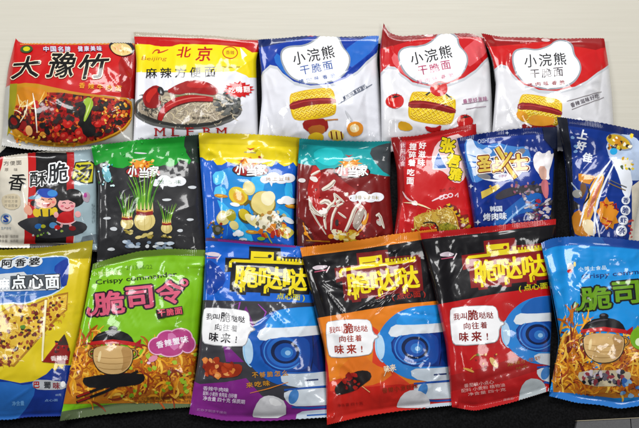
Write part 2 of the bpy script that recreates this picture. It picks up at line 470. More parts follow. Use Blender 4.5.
# folds seen in the photo, per packet in the order they are laid: x0, y0, x1, y1, width (px), height (mm)
FOLDS = [
 [(33, 90, 37, 133, 1.4, 1.2), (29, 96, 19, 124, 1.4, 1.2), (18, 46, 5, 112, 2.5, 1.6), (104, 118, 120, 106, 1.5, 1)],
 [(240, 48, 253, 78, 1.5, 1.3), (246, 60, 250, 130, 3, -1.2), (139, 80, 140, 140, 3, 1.2)],
 [(262, 66, 274, 118, 2, 1.6), (340, 76, 378, 48, 2, 2), (362, 66, 370, 146, 3, -1.8), (276, 72, 296, 60, 2, 1.2), (372, 70, 358, 112, 2, 1.4)],
 [(383, 28, 399, 64, 2, 2.4), (398, 50, 422, 88, 2, 1.4), (468, 38, 486, 72, 2, 2), (384, 76, 396, 136, 2.4, 1.8), (482, 80, 470, 130, 2.4, 1.5), (386, 40, 384, 80, 2, -1.6)],
 [(500, 52, 495, 116, 2.4, 1.8), (588, 72, 602, 136, 3, 1.8), (500, 88, 524, 134, 2, 1.5), (560, 92, 606, 78, 2, 1.2), (604, 60, 598, 120, 2, -1.4)],
 [(20, 160, 26, 236, 2, .8), (76, 168, 84, 240, 2, .8), (78, 240, 96, 230, 2, 1.2)],
 [(188, 138, 204, 192, 2, 1.4), (100, 164, 113, 186, 2, 1.5), (98, 150, 104, 200, 2, 1)],
 [(212, 140, 204, 180, 2, 1.2), (286, 142, 296, 190, 2, 1.3), (254, 143, 296, 156, 1.6, 1)],
 [(312, 182, 322, 228, 2, 1.6), (350, 234, 366, 202, 2, 1.6), (310, 152, 334, 140, 2, 1.6), (330, 166, 308, 190, 2, 1.4), (372, 150, 384, 230, 3, -1.6)],
 [(402, 188, 420, 205, 1.6, 1.4), (404, 203, 432, 210, 1.6, 1.2), (402, 150, 406, 236, 3, -1.4), (430, 136, 424, 180, 2, 1)],
 [(464, 142, 476, 186, 2, 1.6), (473, 200, 482, 238, 2, 1.4), (546, 140, 544, 230, 3, -1.6), (478, 140, 500, 150, 2, 1)],
 [(614, 158, 577, 228, 1.8, 2), (616, 160, 595, 240, 1.8, 1.8), (566, 124, 574, 200, 3, -1.4), (610, 132, 640, 160, 2, 1.5)],
 [(47, 294, 42, 364, 1.6, 1.4), (72, 258, 54, 294, 2, 1.3), (84, 256, 76, 330, 3, -1)],
 [(138, 286, 174, 328, 1.6, 1.4), (172, 328, 188, 298, 1.6, 1.2), (92, 280, 74, 384, 2.4, 1.1), (194, 276, 188, 384, 2.4, -1.2), (100, 330, 140, 350, 2, .9)],
 [(205, 260, 227, 281, 2, 1.6), (227, 281, 205, 302, 2, 1.4), (262, 298, 294, 338, 1.6, 1.8), (274, 298, 306, 334, 1.6, 1.6), (230, 304, 246, 334, 1.8, 1.4), (304, 286, 246, 272, 1.6, 1.2), (232, 376, 220, 410, 2, 1)],
 [(311, 270, 326, 318, 1.8, 2.4), (322, 284, 346, 316, 1.8, 2.2), (400, 288, 350, 314, 1.8, 2.2), (404, 282, 366, 322, 1.8, 2), (420, 258, 394, 276, 1.6, 1.6), (328, 284, 392, 290, 1.8, 1.5), (344, 310, 354, 342, 1.8, 1.5), (314, 260, 340, 262, 2, 1.4)],
 [(438, 276, 446, 314, 1.8, 1.8), (456, 264, 449, 280, 1.6, 1.6), (446, 392, 546, 360, 4, -1.4), (426, 252, 440, 270, 2, 1.2)],
 [(560, 282, 577, 394, 2, 2.4), (581, 284, 570, 344, 2, 1.8), (568, 284, 598, 302, 2, 1.8), (545, 252, 558, 296, 2, 1.8), (580, 348, 614, 398, 2, 1.8), (596, 336, 586, 384, 2, 1.6), (600, 250, 636, 262, 2.4, 1.3)],
]
WORLD = .10
LAMPS = [('window_light', (.1, 1.0, 1.15), (0, .05, 0), 1.0, .4, 23, (1, .99, .975)),
         ('ceiling_light', (-.9, .3, 1.25), (0, 0, 0), .4, .4, 8, (1, 1, 1)),
         ('ceiling_light', (.8, -.5, 1.4), (0, 0, 0), .35, .35, 6, (1, .99, .97))]
# ================================================================== printed designs, in photo pixels
CJ_DARK = '141414'; WHITE = 'f2f2f2'

def strands(A, n, box, ln, w, cols, ang=0, spread=60, curl=.8, clip=None):
    """loose fried noodle strands"""
    A.step = .2
    for _ in range(n):
        for _try in range(20):
            x, y = R.uniform(box[0], box[2]), R.uniform(box[1], box[3])
            if clip is None or clip(x, y): break
        a = math.radians(ang + R.uniform(-spread, spread)); k = R.uniform(-curl, curl) / 4; p = []
        for i in range(7):
            p.append((x, y)); st = ln * R.uniform(.7, 1.2) / 7
            x += st * math.cos(a); y -= st * math.sin(a); a += k + R.uniform(-.15, .15)
        A.line(p, w * R.uniform(.7, 1.25), R.choice(cols), taper=.7)
    A.step = 1.0

def specks(A, n, box, r, cols, clip=None, stretch=1.0):
    A.step = .25
    for _ in range(n):
        for _try in range(20):
            x, y = R.uniform(box[0], box[2]), R.uniform(box[1], box[3])
            if clip is None or clip(x, y): break
        q = R.uniform(r * .5, r); A.ell(x, y, q * R.uniform(1, 1.5) * stretch, q, R.choice(cols), R.uniform(0, 180), 9, .3)
    A.step = 1.0

def inell(cx, cy, rx, ry): return lambda x, y: ((x - cx) / rx) ** 2 + ((y - cy) / ry) ** 2 < 1

def cloud(A, x, y, w, h, mat='eef0f4'):
    for k, dx, dy, r in ((0, -.32, .1, .55), (1, 0, -.1, .8), (2, .3, .05, .62), (3, .12, .2, .5)):
        A.ell(x + dx * w, y + dy * h, w * r * .42, h * r * .62, mat, 0, 16)

# ---------------------------------------------------------------- top row
def red_noodles():
    A = Art()
    A.P('header_panel').poly([(-6, 20), (150, 20), (150, 101), (131, 98), (105, 95), (70, 93), (50, 87), (14, 84), (-6, 90)], 'c01a1c')
    A.poly([(-6, 30), (16, 36), (10, 60), (4, 92), (-6, 92)], '8f1516')  # darker left edge: side shade painted into the red
    A.poly([(118, 62), (122, 52), (150, 50), (150, 101), (121, 97)], 'a01617')
    A.line([(20, 44.2), (136, 44.8)], .8, 'd8a030')
    stew = mottle(['7e1516', '5e1214', '961a18', 'b02018', '3a1a16', '8a1616', 'c8701e', '2a2422', 'a51a18'], 420)
    A.P('product_picture').poly([(12, 84), (30, 82), (50, 86), (75, 92), (110, 96), (131, 98), (133, 112), (129, 127), (112, 138), (85, 145), (55, 147), (30, 143), (9, 138)], 'c08a1e', 1)
    A.poly([(16, 100), (36, 92), (60, 92), (80, 95), (110, 98), (130, 100), (131, 112), (126, 126), (108, 136), (84, 142), (56, 143), (30, 138), (12, 126)], stew, 1)
    A.poly([(10, 84), (17, 83), (15, 105), (12, 128), (7, 136)], '9a9420')
    A.poly([(17, 88), (34, 86), (50, 92), (40, 104), (24, 110), (17, 104)], 'c8841c', 1)
    strands(A, 22, (18, 104, 40, 118), 15, 1.0, ['e8d8a0', 'f0e6c0', 'd8a848', 'e0c070'], 60, 50)
    specks(A, 70, (20, 98, 128, 140), 4.2, ['a31a19', '7a1315', 'c02820', '8c1817', '6a1414', '4a1614'], inell(72, 119, 56, 21))
    specks(A, 220, (14, 96, 130, 142), 1.9, ['a82420', '7a1515', 'c83c28', '5c1412', 'd8702c', '3a1c18', '8c2018', 'b81e1c', 'e09a3c', '6a2a1c'], inell(72, 119, 58, 22))
    specks(A, 40, (30, 100, 125, 140), 3.2, ['241f1e', '302a28', '3a3230'], inell(78, 118, 45, 22))
    for x, y, r in ((64, 136, 5), (70, 138, 5), (79, 133, 6), (57, 128, 4), (82, 138, 5), (69, 124, 4), (98, 124, 4), (104, 120, 5), (26, 131, 4)):
        A.ell(x, y, r, r * .75, 'c2241f', R.uniform(0, 90), 16, .2); A.ell(x - 1, y - 1, r * .4, r * .3, 'd85848', 20, 10)
    A.poly([(78, 108), (88, 100), (92, 108), (90, 122), (96, 128), (94, 136), (84, 136), (80, 124)], '1e1c1c', 1)
    A.poly([(90, 96), (94, 104), (90, 112), (85, 122), (83, 120), (87, 108), (82, 100)], '9ab83a', 1); A.line([(91, 100), (88, 110), (84, 121)], 1.4, 'd2dc90', 1)
    A.ell(14, 122, 6, 7, '2c2624', 30, 16, .2); A.ell(14, 121, 3, 4, '8c1a1a', 30)
    A.ell(122, 106, 7, 4, '3c3a38', -10, 16, .2)
    A.ell(29, 130, 3.4, 5, 'e6b070', 10)
    A.line([(33, 93), (36, 110), (37, 132)], 1.3, 'f0eadc', .5, 1); A.line([(28, 100), (26, 112), (20, 122)], 1.2, 'e8dcc0', .5, 1)
    A.line([(112, 112), (119, 108), (117, 116)], .9, 'e8d8d0', .5)
    A.line([(9, 132), (24, 140), (50, 146), (74, 146), (100, 140), (122, 130), (131, 118)], 1.8, 'd8a020', .4, 2)
    specks(A, 30, (14, 128, 80, 146), 1.5, ['e0b030', 'e88820', 'f0c858'], lambda x, y: y > 134)
    specks(A, 30, (100, 98, 130, 126), 1.6, ['e0a030', 'c8321e', 'e8c060'])
    A.P('brand_lettering')
    for ch, x, y, w, h, r in (('大', 26.5, 67, 27, 22, 6), ('豫', 62, 65, 27, 26, 0), ('竹', 93, 66.5, 30, 24, 4)):
        A.text(ch, x, y, w, h, '161414', r, .022, 'e8dcc4', .035, shear=.28)
    A.P('slogan_lettering').text('香辣牛肉面', 100, 87, 42, 5.6, 'e6a81e', -5, .01, gap=3)
    A.text('中国名牌', 57, 49.6, 27, 4.6, 'd8d4e0', 0, .02, '6a4a80', .05, gap=1.6); A.text('健康美味', 90, 49.4, 24, 4.6, 'd8d4e0', 0, .02, '6a4a80', .05, gap=1.4)
    A.P('emblem').ell(26.5, 49.4, 6.4, 3.3, '3c5a34', 4); A.ell(26.7, 49.2, 3.6, 1.9, 'c8c41e', 4)
    A.P('bowl_picture').ell(122, 48, 12.5, 7.6, '161a24', -6); A.ell(121.5, 49.5, 10.5, 5.6, 'd8c080', -6)
    A.poly([(109, 44), (116, 41.5), (126, 42), (134, 47), (125, 44.6), (116, 44.4)], '14161c')
    specks(A, 20, (113, 46, 130, 54), 1.2, ['e8d8a0', 'c8a050', 'e0b080'], inell(121.5, 50, 9, 4))
    return A

def white_spicy():
    A = Art()
    A.P('header_panel').poly([(120, 36), (270, 41), (270, 60), (120, 60)], 'b81618')
    A.poly([(120, 45.5), (140, 43.6), (150, 44), (160, 46), (172, 45.6), (180, 43.6), (215, 44.5), (244, 47), (252, 52), (270, 52), (270, 78), (120, 73)], 'e8d414')
    A.poly([(120, 72), (150, 72), (206, 72), (236, 71), (246, 75), (254, 82), (270, 84), (270, 160), (120, 160)], 'e4e5ec')
    A.poly([(240, 47), (247, 55), (242, 59)], 'f0f0ee'); A.line([(222, 66.5), (240, 66.8)], 1.4, 'a89a20')
    A.P('brand_lettering').text('北', 184, 51.5, 14, 11, 'b81a1c', 0, .02, shear=.2); A.text('京', 204, 53.5, 15, 15, 'b81a1c', 0, .02, shear=.2)
    A.text('麻辣方便面', 180.5, 72.2, 70, 10.5, '18181a', 1, .018, gap=3.4)
    A.P('emblem').ring(230, 52.2, 7.3, 5.8, .9, 'c03020'); A.text('香辣', 230, 52, 8.5, 4, 'b04828', 0, .01)
    A.line([(152, 53), (155, 49), (160, 50), (157, 53), (163, 51), (168, 48.6)], 1.6, 'c04028', .6, 2); A.text('Beijing', 154, 58.5, 25, 5, 'c07828', 0, 0, shear=.3)
    A.P('bowl_picture').ell(187, 109, 55, 20.5, '6e6e6c', 0); A.ell(187, 108, 53, 18.5, '4a4a48'); A.ell(187, 107, 50, 16.5, 'a69a88')
    strands(A, 150, (142, 98, 234, 124), 13, 1.0, ['d4c8b0', 'bcb09a', 'e2d8c4', '8e8474', 'cabd9e'], 0, 90, 2.2, inell(190, 109, 44, 13))
    strands(A, 60, (140, 96, 170, 118), 9, .9, ['55534e', '6c6860', '3c3a38'], 30, 90, 2, inell(152, 105, 13, 10))
    specks(A, 60, (214, 92, 240, 116), 2.2, ['55585a', '6a6c68', '3e4240', '7c7c78'], inell(228, 104, 13, 11))
    A.line([(142, 114), (160, 122), (187, 126.5), (214, 123), (232, 114)], 2.4, '3a3a38', .5, 2)
    A.poly([(165, 91), (178, 84), (188, 80), (200, 80), (212, 84), (219, 90), (216, 95), (205, 94), (190, 92), (176, 95)], 'a01a1c', 1)
    A.poly([(188, 82), (202, 82), (212, 87), (200, 88), (186, 87)], 'bc2826', 1)
    A.poly([(144, 104), (142, 96), (147, 89), (155, 84.5), (161, 87), (163, 92), (158, 98), (162, 103), (158, 108), (148, 108)], '961a1c', 1)
    A.poly([(145, 98), (149, 90), (156, 87), (158, 91), (152, 97), (149, 104)], 'c23028', 1); A.ell(161, 91, 3, 4.6, '282628', 20)
    A.line([(176, 96), (190, 95), (206, 97)], 1.2, '6c8a48', .5, 1)
    A.line([(159.5, 120), (162, 112), (170, 104.5), (182, 99.5), (196, 98), (213, 99.5)], 8.6, '5a1214', .5, 2)
    A.line([(160, 120), (162, 112), (170, 104), (182, 99), (196, 97.6), (213, 99)], 7.4, 'b01c1e', .5, 2); A.line([(166, 107), (176, 101), (190, 97.6), (206, 97)], 1.2, 'd87068', .6, 2)
    A.line([(213, 99), (222, 101), (232, 102)], 2, '3c4238', .7)
    A.text('香浓美味', 201, 117.6, 18, 2.6, '4a443c', 2, 0)
    A.P('starburst_label').burst(238.5, 89.5, 15.5, 8.6, 17, 'c81a1e', .78); A.text('吃嗨翻', 239, 89.4, 21, 6.4, 'f0e6e6', 4, .03, gap=.8)
    A.P('pinyin_lettering')
    for ch, x, y in (('M', 160, 131.5), ('L', 175.5, 131.5), ('F', 190, 131), ('B', 207, 131), ('M', 221.5, 131)):
        A.text(ch, x, y, 9.5 if ch == 'M' else 7, 7.6, 'b0181c', -1, .0)
        if ch == 'M': xs = (x - 4.2, x + 4.2)
        else: xs = (x - 2.8,)
        for q in xs:
            A.line([(q - 1.7, y + 3.5), (q + 1.7, y + 3.5)], .9, 'b0181c'); A.line([(q - 1.7, y - 3.5), (q + 1.2, y - 3.5)], .9, 'b0181c')
    A.text('净含量', 149, 139, 22, 4, '606068', 2, 0, gap=1)
    return A

def noodle_cake(A, cx, cy, w, h, rot):
    """printed picture: a golden noodle block tied with a dark red ribbon"""
    c = rotm(rot)
    def q(x, y): return np.array([cx, cy]) + c @ np.array([x * w / 2, y * h / 2])
    A.poly([q(-.8, -1), (q(.75, -1)), q(1, -.7), q(1, .6), q(.78, 1), q(-.72, 1), q(-1, .7), q(-1, -.7)], 'd8b41a', 2)
    A.poly([q(-.76, -.92), (q(.72, -.92)), q(.94, -.6), q(.94, .45), q(.7, .86), q(-.7, .86), q(-.94, .55), q(-.94, -.6)], 'ecd024', 2)
    for r in range(11):                                        # rows of crimped noodles
        yy = -.82 + r * .155; ph = R.uniform(0, 6)
        A.line([q(-.86 + t * .043, yy + .075 * math.sin(t * 1.25 + ph) + R.uniform(-.015, .015)) for t in range(41)], 1.5, 'c0901a', .1)
        A.line([q(-.86 + t * .043, yy - .03 + .075 * math.sin(t * 1.25 + ph)) for t in range(41)], .8, R.choice(['f6e67c', 'f2dc58', 'eed04a']), .2)
    A.poly([q(-1.02, -.30), q(-.4, -.42), q(.3, -.36), q(1.02, -.2), q(1.02, .18), q(.3, .06), q(-.4, .06), q(-1.02, .22)], '8e1a1c', 1)
    A.line([q(-1, -.12), q(-.4, -.26), q(.3, -.22), q(1, -.06)], .8, 'b84040')

def tomato(A, x, y, r):
    A.ell(x, y, r, r * .84, 'c8201e', 10, 22, .05); A.ell(x - r * .3, y - r * .2, r * .3, r * .22, 'e07868', 20)
    for a in (20, 80, 140, 200): A.line([(x + .1 * r, y - r * .5), (x + .1 * r + r * .75 * math.cos(math.radians(a)), y - r * .5 - r * .5 * math.sin(math.radians(a)))], 1.5, '2c2e28', 1.2)

def small_raccoon(kind, ox, oy, rot):
    """white packets of the same maker: curved band, badge, side line; ox, oy = centre of the badge"""
    A = Art(); c = rotm(rot)
    def q(x, y): return np.array([ox, oy]) + c @ np.array([x, y])
    band, dark, sub = {'blue': ('123f9e', '0c2a66', '30589c'), 'red': ('c01c22', '8e1619', 'b03a68'), 'orange': ('c41c1e', '981618', '504448')}[kind]
    A.P('header_panel').poly([q(-80, -50), q(90, -50), q(90, -4), q(66, -6), q(52, 4), q(42, 13), q(30, 20), q(12, 25), q(-6, 25), q(-22, 20), q(-33, 10), q(-38, 3), q(-45, 1), q(-53, 8), q(-58, 16), q(-80, 18)], 'c4c8ce')
    A.poly([q(-80, -50), q(90, -50), q(90, -7), q(66, -9), q(52, 1), q(42, 10), q(30, 17), q(12, 22), q(-6, 22), q(-22, 17), q(-33, 7), q(-38, 0), q(-45, -2), q(-53, 5), q(-58, 13), q(-80, 15)], band)
    A.poly([q(-80, -50), q(90, -50), q(90, -24), q(50, -21), q(0, -26), q(-40, -21), q(-80, -16)], dark)
    A.poly([q(28, -10), q(48, -22), q(72, -26), q(60, -10), q(44, 2), q(34, 8)], {'blue': '2a6cc0', 'red': 'd45a60', 'orange': 'c62024'}[kind], 1)
    A.poly([q(-42, -8), q(-36, -16), q(-30, 4), q(-20, 15), q(-32, 8)], {'blue': '2e70c0', 'red': 'd8686c', 'orange': 'b81a1e'}[kind], 1)
    A.P('brand_badge')
    for g, mt in ((1.6, '9aa0a8'), (0, 'eff0f3')):
        A.poly([q(-33 - g, -6), q(-32 - g, -15 - g), q(-24, -18 - g), q(-10, -17 - g), q(2, -21 - g), q(8, -27 - g), q(18, -28 - g), q(25 + g, -23 - g), q(27 + g, -15), q(34 + g, -7), q(34 + g, 3), q(27 + g, 13 + g), q(14, 19 + g), q(-4, 20 + g), q(-20, 15 + g), q(-28 - g, 7 + g)], mt, 2)
    A.P('brand_lettering').text('小浣熊', *q(-1, -8.5), 42, 13, '1c1c20', rot + 7, .012, gap=2.2)
    A.text('干脆面', *q(1, 4.5), 33, 9, sub, rot + 7, .012, gap=2)
    for i, ch in enumerate('烤肉味香脆'): A.text(ch, *q(-15 + i * 8, 15.5 - (i - 1.6) * .9), 5, 4.4, sub if kind != 'orange' else 'a0303c', rot + 8, .02)
    A.P('emblem').ell(*q(-2, -27.5), 4.5, 1.6, 'b8405c' if kind == 'blue' else 'd8c0c0'); A.text('tong yi', *q(-22, -24), 11, 3, '7894cc' if kind == 'blue' else 'd89090', rot)
    return A, q

def raccoon_blue():
    A, q = small_raccoon('blue', 315, 63, 4)
    A.P('product_picture'); noodle_cake(A, 313, 104, 46, 30, 8)
    A.poly([(302, 121), (312, 119), (327, 118), (329, 130), (318, 134), (304, 130)], '9a2420', 1); A.poly([(308, 126), (324, 124), (326, 132), (316, 136), (309, 134)], 'b06a28', 1)
    A.ell(316, 138, 8, 6, 'd8b828', 10, 18, .1); A.ell(336, 135, 8, 5.4, 'e8cc60', -12, 20); 
    for x in (331, 336, 341): A.line([(x, 131), (x + 1.2, 139)], 2.2, '6a1c1c', .4, 0)
    A.line([(325, 120), (338, 119)], 3.4, 'c08040', .6)
    A.ell(355, 128.5, 8, 7.6, 'e0952c', 0, 22, .06); A.ell(354.5, 128, 4.6, 4, 'f0dca8'); A.ell(354, 127.6, 2, 1.8, 'f4ecd4')
    A.line([(345, 110), (350, 118), (353, 122)], 3, 'c8cad0', 1, 1)
    A.P('slogan_lettering').text('美味随身好滋味', 355, 92, 27, 4.4, '44506a', 29, .01, gap=.6)
    A.line([(338, 104), (372, 84)], .7, '6a7488'); A.line([(344, 96), (366, 83)], .5, '8a92a4')
    return A

def raccoon_tomato():
    A, q = small_raccoon('red', 433, 63, 5)
    A.P('product_picture'); noodle_cake(A, 432, 108, 47, 31, -8)
    A.poly([(399, 120), (408, 122), (414, 128), (408, 131), (398, 128)], 'd8a828', 1)
    A.line([(386, 114), (402, 119)], 3, 'b4b8be', 1); A.poly([(424, 125), (434, 128), (442, 124), (440, 132), (428, 132)], 'b81c1e', 1)
    A.poly([(446, 132), (462, 124), (474, 122), (478, 136), (446, 140)], 'b81c20', 1)
    tomato(A, 395, 101, 9); tomato(A, 439, 88.5, 9); tomato(A, 465, 121, 8)
    A.line([(430, 92), (426, 95)], 1.5, '3a3c3c'); A.line([(446, 94), (452, 99)], 1.5, '3a3c3c')
    A.P('slogan_lettering').text('番茄好滋味', 475, 100, 24, 5, 'b06890', 8, .01, gap=.8)
    A.line([(462, 104), (488, 100)], .6, 'a08898'); A.line([(466, 109), (486, 106)], .6, 'a08898')
    return A

def raccoon_orange():
    A, q = small_raccoon('orange', 546, 68, -3)
    A.P('product_picture'); noodle_cake(A, 540, 110, 44, 29, -9)
    A.poly([(516, 112), (522, 110), (530, 116), (524, 122), (518, 119)], 'd89a24', 1); A.poly([(528, 114), (552, 116), (556, 122), (545, 128), (530, 126)], 'e0a030', 1)
    A.poly([(522, 122), (540, 126), (556, 124), (558, 132), (522, 132)], '8e1a1a', 1); A.line([(524, 122), (532, 126)], 1.6, 'e6e2e0')
    A.P('slogan_lettering').text('香辣滋味好吃', 585, 100, 30, 4.6, '68606a', 20, .01, gap=.7)
    A.line([(567, 101), (602, 91)], .6, '90888c'); A.line([(572, 109), (604, 97)], .6, '90888c')
    return A

# ---------------------------------------------------------------- middle row
def cream_crisp():
    A = Art()
    A.P('side_panel_or_shade').poly([(74, 146), (104, 146), (104, 250), (74, 250)], '9fb3ba')
    A.poly([(-10, 150), (30, 150), (30, 250), (-10, 250)], 'd6d0c2')
    A.poly([(-8, 150), (4, 156), (1, 168), (-2, 178), (-8, 178)], 'c02024')
    A.P('title_panel').poly([(28, 153), (37, 152), (36, 180), (36, 244), (24, 244), (24, 226), (27, 222), (28, 190)], 'b81c1e')
    A.poly([(66, 152), (74, 152), (74, 190), (73, 243), (62, 243)], 'b01a1c')
    A.poly([(36, 153), (67, 153), (66, 243), (35, 243)], '1c1a1c')
    A.P('product_picture').poly([(17, 222), (30, 217), (50, 216), (70, 220), (84, 222), (88, 228), (80, 234), (60, 238), (40, 238), (28, 232), (18, 225)], '3a3a3e', 1)
    SK, SK2 = 'dca48c', 'e0a8a8'
    A.poly([(39, 214), (51, 214), (53, 224), (50, 230), (42, 230), (37, 224)], '2c3036', 1); A.ell(45, 211.6, 8.4, 5, 'd8bc20', 0, 18, .06); A.ell(36, 212.6, 3.4, 4.4, 'd8bc20', 20); A.ell(54, 211, 3.2, 4, 'd8bc20', -20)
    A.line([(41, 209), (42, 220)], 1.8, '2c3036'); A.line([(49, 209), (49, 220)], 1.8, '2c3036'); A.ell(28, 210, 4, 5, SK, 20, 14, .12); A.line([(26, 206), (25, 203)], 1.4, SK); A.line([(29, 205), (29, 202)], 1.4, SK)
    A.ell(45.5, 197.6, 12, 5.4, '241c1c', 0); A.ell(45.5, 201.4, 11, 6.8, SK, 0, 22, .03); A.ell(33.4, 203, 3, 3, '2a2020')
    A.ell(47, 193, 10.6, 4.8, '1a48a8', -6); A.ell(52, 193, 5, 3.4, '3a88c8'); A.poly([(27, 197.6), (34, 194.8), (42, 195.4), (40, 198.6), (30, 199.4)], '7098b0', 1)
    A.line([(40, 200), (42, 199), (44, 200)], .9, '2a1c1c'); A.line([(48, 199.6), (50, 198.6), (52, 199.6)], .9, '2a1c1c'); A.poly([(41, 202.6), (46, 203.4), (51, 202), (49, 206), (45, 207.2), (42, 205.6)], 'a8242a', 1); A.line([(43, 203.6), (49.4, 203)], 1, 'f0e8e4'); A.ell(38.4, 203, 1.6, 1.2, 'd87870'); A.ell(53, 202, 1.6, 1.2, 'd87870')
    A.ell(73, 198, 10.4, 9.4, '1a181a', -20, 22, .06); A.ell(60, 200, 4, 6, '1a181a', 10); A.ell(66.4, 204.4, 8.6, 7, SK2, 0, 20, .03); A.poly([(58, 200), (64, 196.6), (72, 198), (75, 203), (68, 199.8), (62, 200.6)], '1a181a')
    A.line([(62, 203), (64, 202.2), (65.4, 203.2)], .9, '3a2020'); A.line([(69, 203.2), (71, 202.4), (72.4, 203.4)], .9, '3a2020'); A.line([(64.6, 207.4), (67, 208.6), (69.6, 207.2)], 1, 'a8303a'); A.ell(62, 206, 1.7, 1.2, 'd07080'); A.ell(72, 206, 1.7, 1.2, 'd07080')
    A.poly([(60, 212), (70, 211), (75, 220), (70, 223.6), (60, 223.6), (55.6, 220)], 'c02428', 1); A.line([(56, 221), (62, 223.6), (70, 223.6), (75.6, 220.4)], 1.4, 'e8c8cc', .4, 1); A.ell(77.6, 214, 3, 3.2, SK2, 30); A.ell(56, 214.6, 2.4, 3, SK2)
    A.line([(62, 223), (60.6, 227)], 2.2, SK2); A.line([(69, 223), (71, 227)], 2.2, SK2)
    A.ell(38, 226, 3.6, 2.6, '2a68a8', 10); A.ell(43, 226, 2.4, 1.8, 'a8a828'); A.ell(53, 225, 4, 3, '5890c0'); A.ell(57, 227, 3, 2.4, 'b82024'); A.ell(72, 228, 3.4, 2.4, '8e1c1e')
    A.ell(86, 197, 4, 5, 'a898a4', 20, 14, .2); A.ell(85, 195, 1.8, 2.4, 'a83a8c')
    specks(A, 10, (30, 229, 68, 236), 1.3, ['78a838', 'c8c8c8', '98b050'])
    A.P('brand_lettering').text('香', 17, 182, 17, 17, '181818', -6, .02, 'e0dcd0', .03, shear=.1)
    A.text('酥', 38, 178.6, 17, 15, '181a1c', 4, .02, 'e8e8e8', .05, shear=.1); A.text('脆', 58, 172.6, 20, 20, '25282c', 6, .02, 'eef2f4', .075, shear=.1)
    A.P('flavour_label').poly([(75, 162), (90, 160), (94, 163), (93, 183), (86, 184), (71, 179)], '201e1a'); A.poly([(76, 163), (89, 161.6), (93, 164), (92, 181.6), (86, 183), (72, 178.4)], 'c2bc20')
    A.text('汤', 82.5, 172.4, 18, 17, '1c1a16', 4, .03, shear=.25)
    A.P('small_print').text('方便面', 12.5, 163, 18, 4, '75706a', 2, .0, gap=1); A.text('原 味', 11, 169.5, 13, 3, '88827a', 0, 0, gap=1)
    A.poly([(1, 198), (6, 194), (16, 193), (21, 198), (20, 207), (12, 210), (3, 207)], 'cfc3a8', 1)
    for i in range(3): A.text(['休闲食品', '好吃方便', '开袋即食'][i], 11, 197 + i * 4.2, 13, 3, '8a8478', 0, 0, gap=.6)
    A.ring(6, 218.5, 5, 4.6, 1, '8aa4b8'); A.text('S', 6, 218.5, 5.6, 7, '1c4a9c', 0, .05); A.text('生产许可', 6, 228, 10, 3, '7890a0', 0, 0)
    for y in (236, 240.5): A.text('净含量', 3, y, 9, 3, '8a847c', 0, 0); A.text('保质期', 14, y, 8, 3, '8a847c', 0, 0)
    A.text('配料表', 93, 213, 3, 20, '7c8c92', 0, 0)
    A.poly([(82, 236), (96, 234), (96, 243), (80, 243)], '6c7880')
    return A

def house_logo(A, x, y, rot=0):
    A.P('brand_emblem').ell(x, y, 18.5, 6.6, '181414', -rot); A.ell(x, y, 17, 5.6, 'a81a1c', -rot)
    A.burst(x - 2, y - 8, 13, 6, 9, 'd8901c', .6)
    specks(A, 16, (x - 12, y - 13, x + 10, y - 4), 1.4, ['e8c878', 'b04818', 'f0e0b0', 'e09020'])
    A.P('brand_lettering').text('小', x - 10.5, y - 1, 9, 12, 'f2f2f0', -8, .04, '2a2020', .05); A.text('当', x + 1, y + .4, 10, 11, 'f2f2f0', 0, .03, '2a2020', .05); A.text('家', x + 11, y - 1, 10, 11, 'f2f2f0', 4, .03, '2a2020', .05)

def speech_cloud(A, x, y, txt, col):
    A.P('speech_cloud').ell(x - 12, y + 1, 5, 3.6, 'e4e6ec'); A.ell(x - 4, y - 1, 7, 5.4, 'e8eaf0'); A.ell(x + 4, y + 1, 7, 4.2, 'e4e6ec'); A.ell(x + 11, y - .5, 7, 4.6, 'e8eaf0')
    A.poly([(x - 8, y + 3), (x - 4, y + 3), (x - 5.4, y + 8)], 'e4e6ec')
    A.text(txt, x + 1, y + .2, 24, 4, col, 0, .02, gap=1.6)

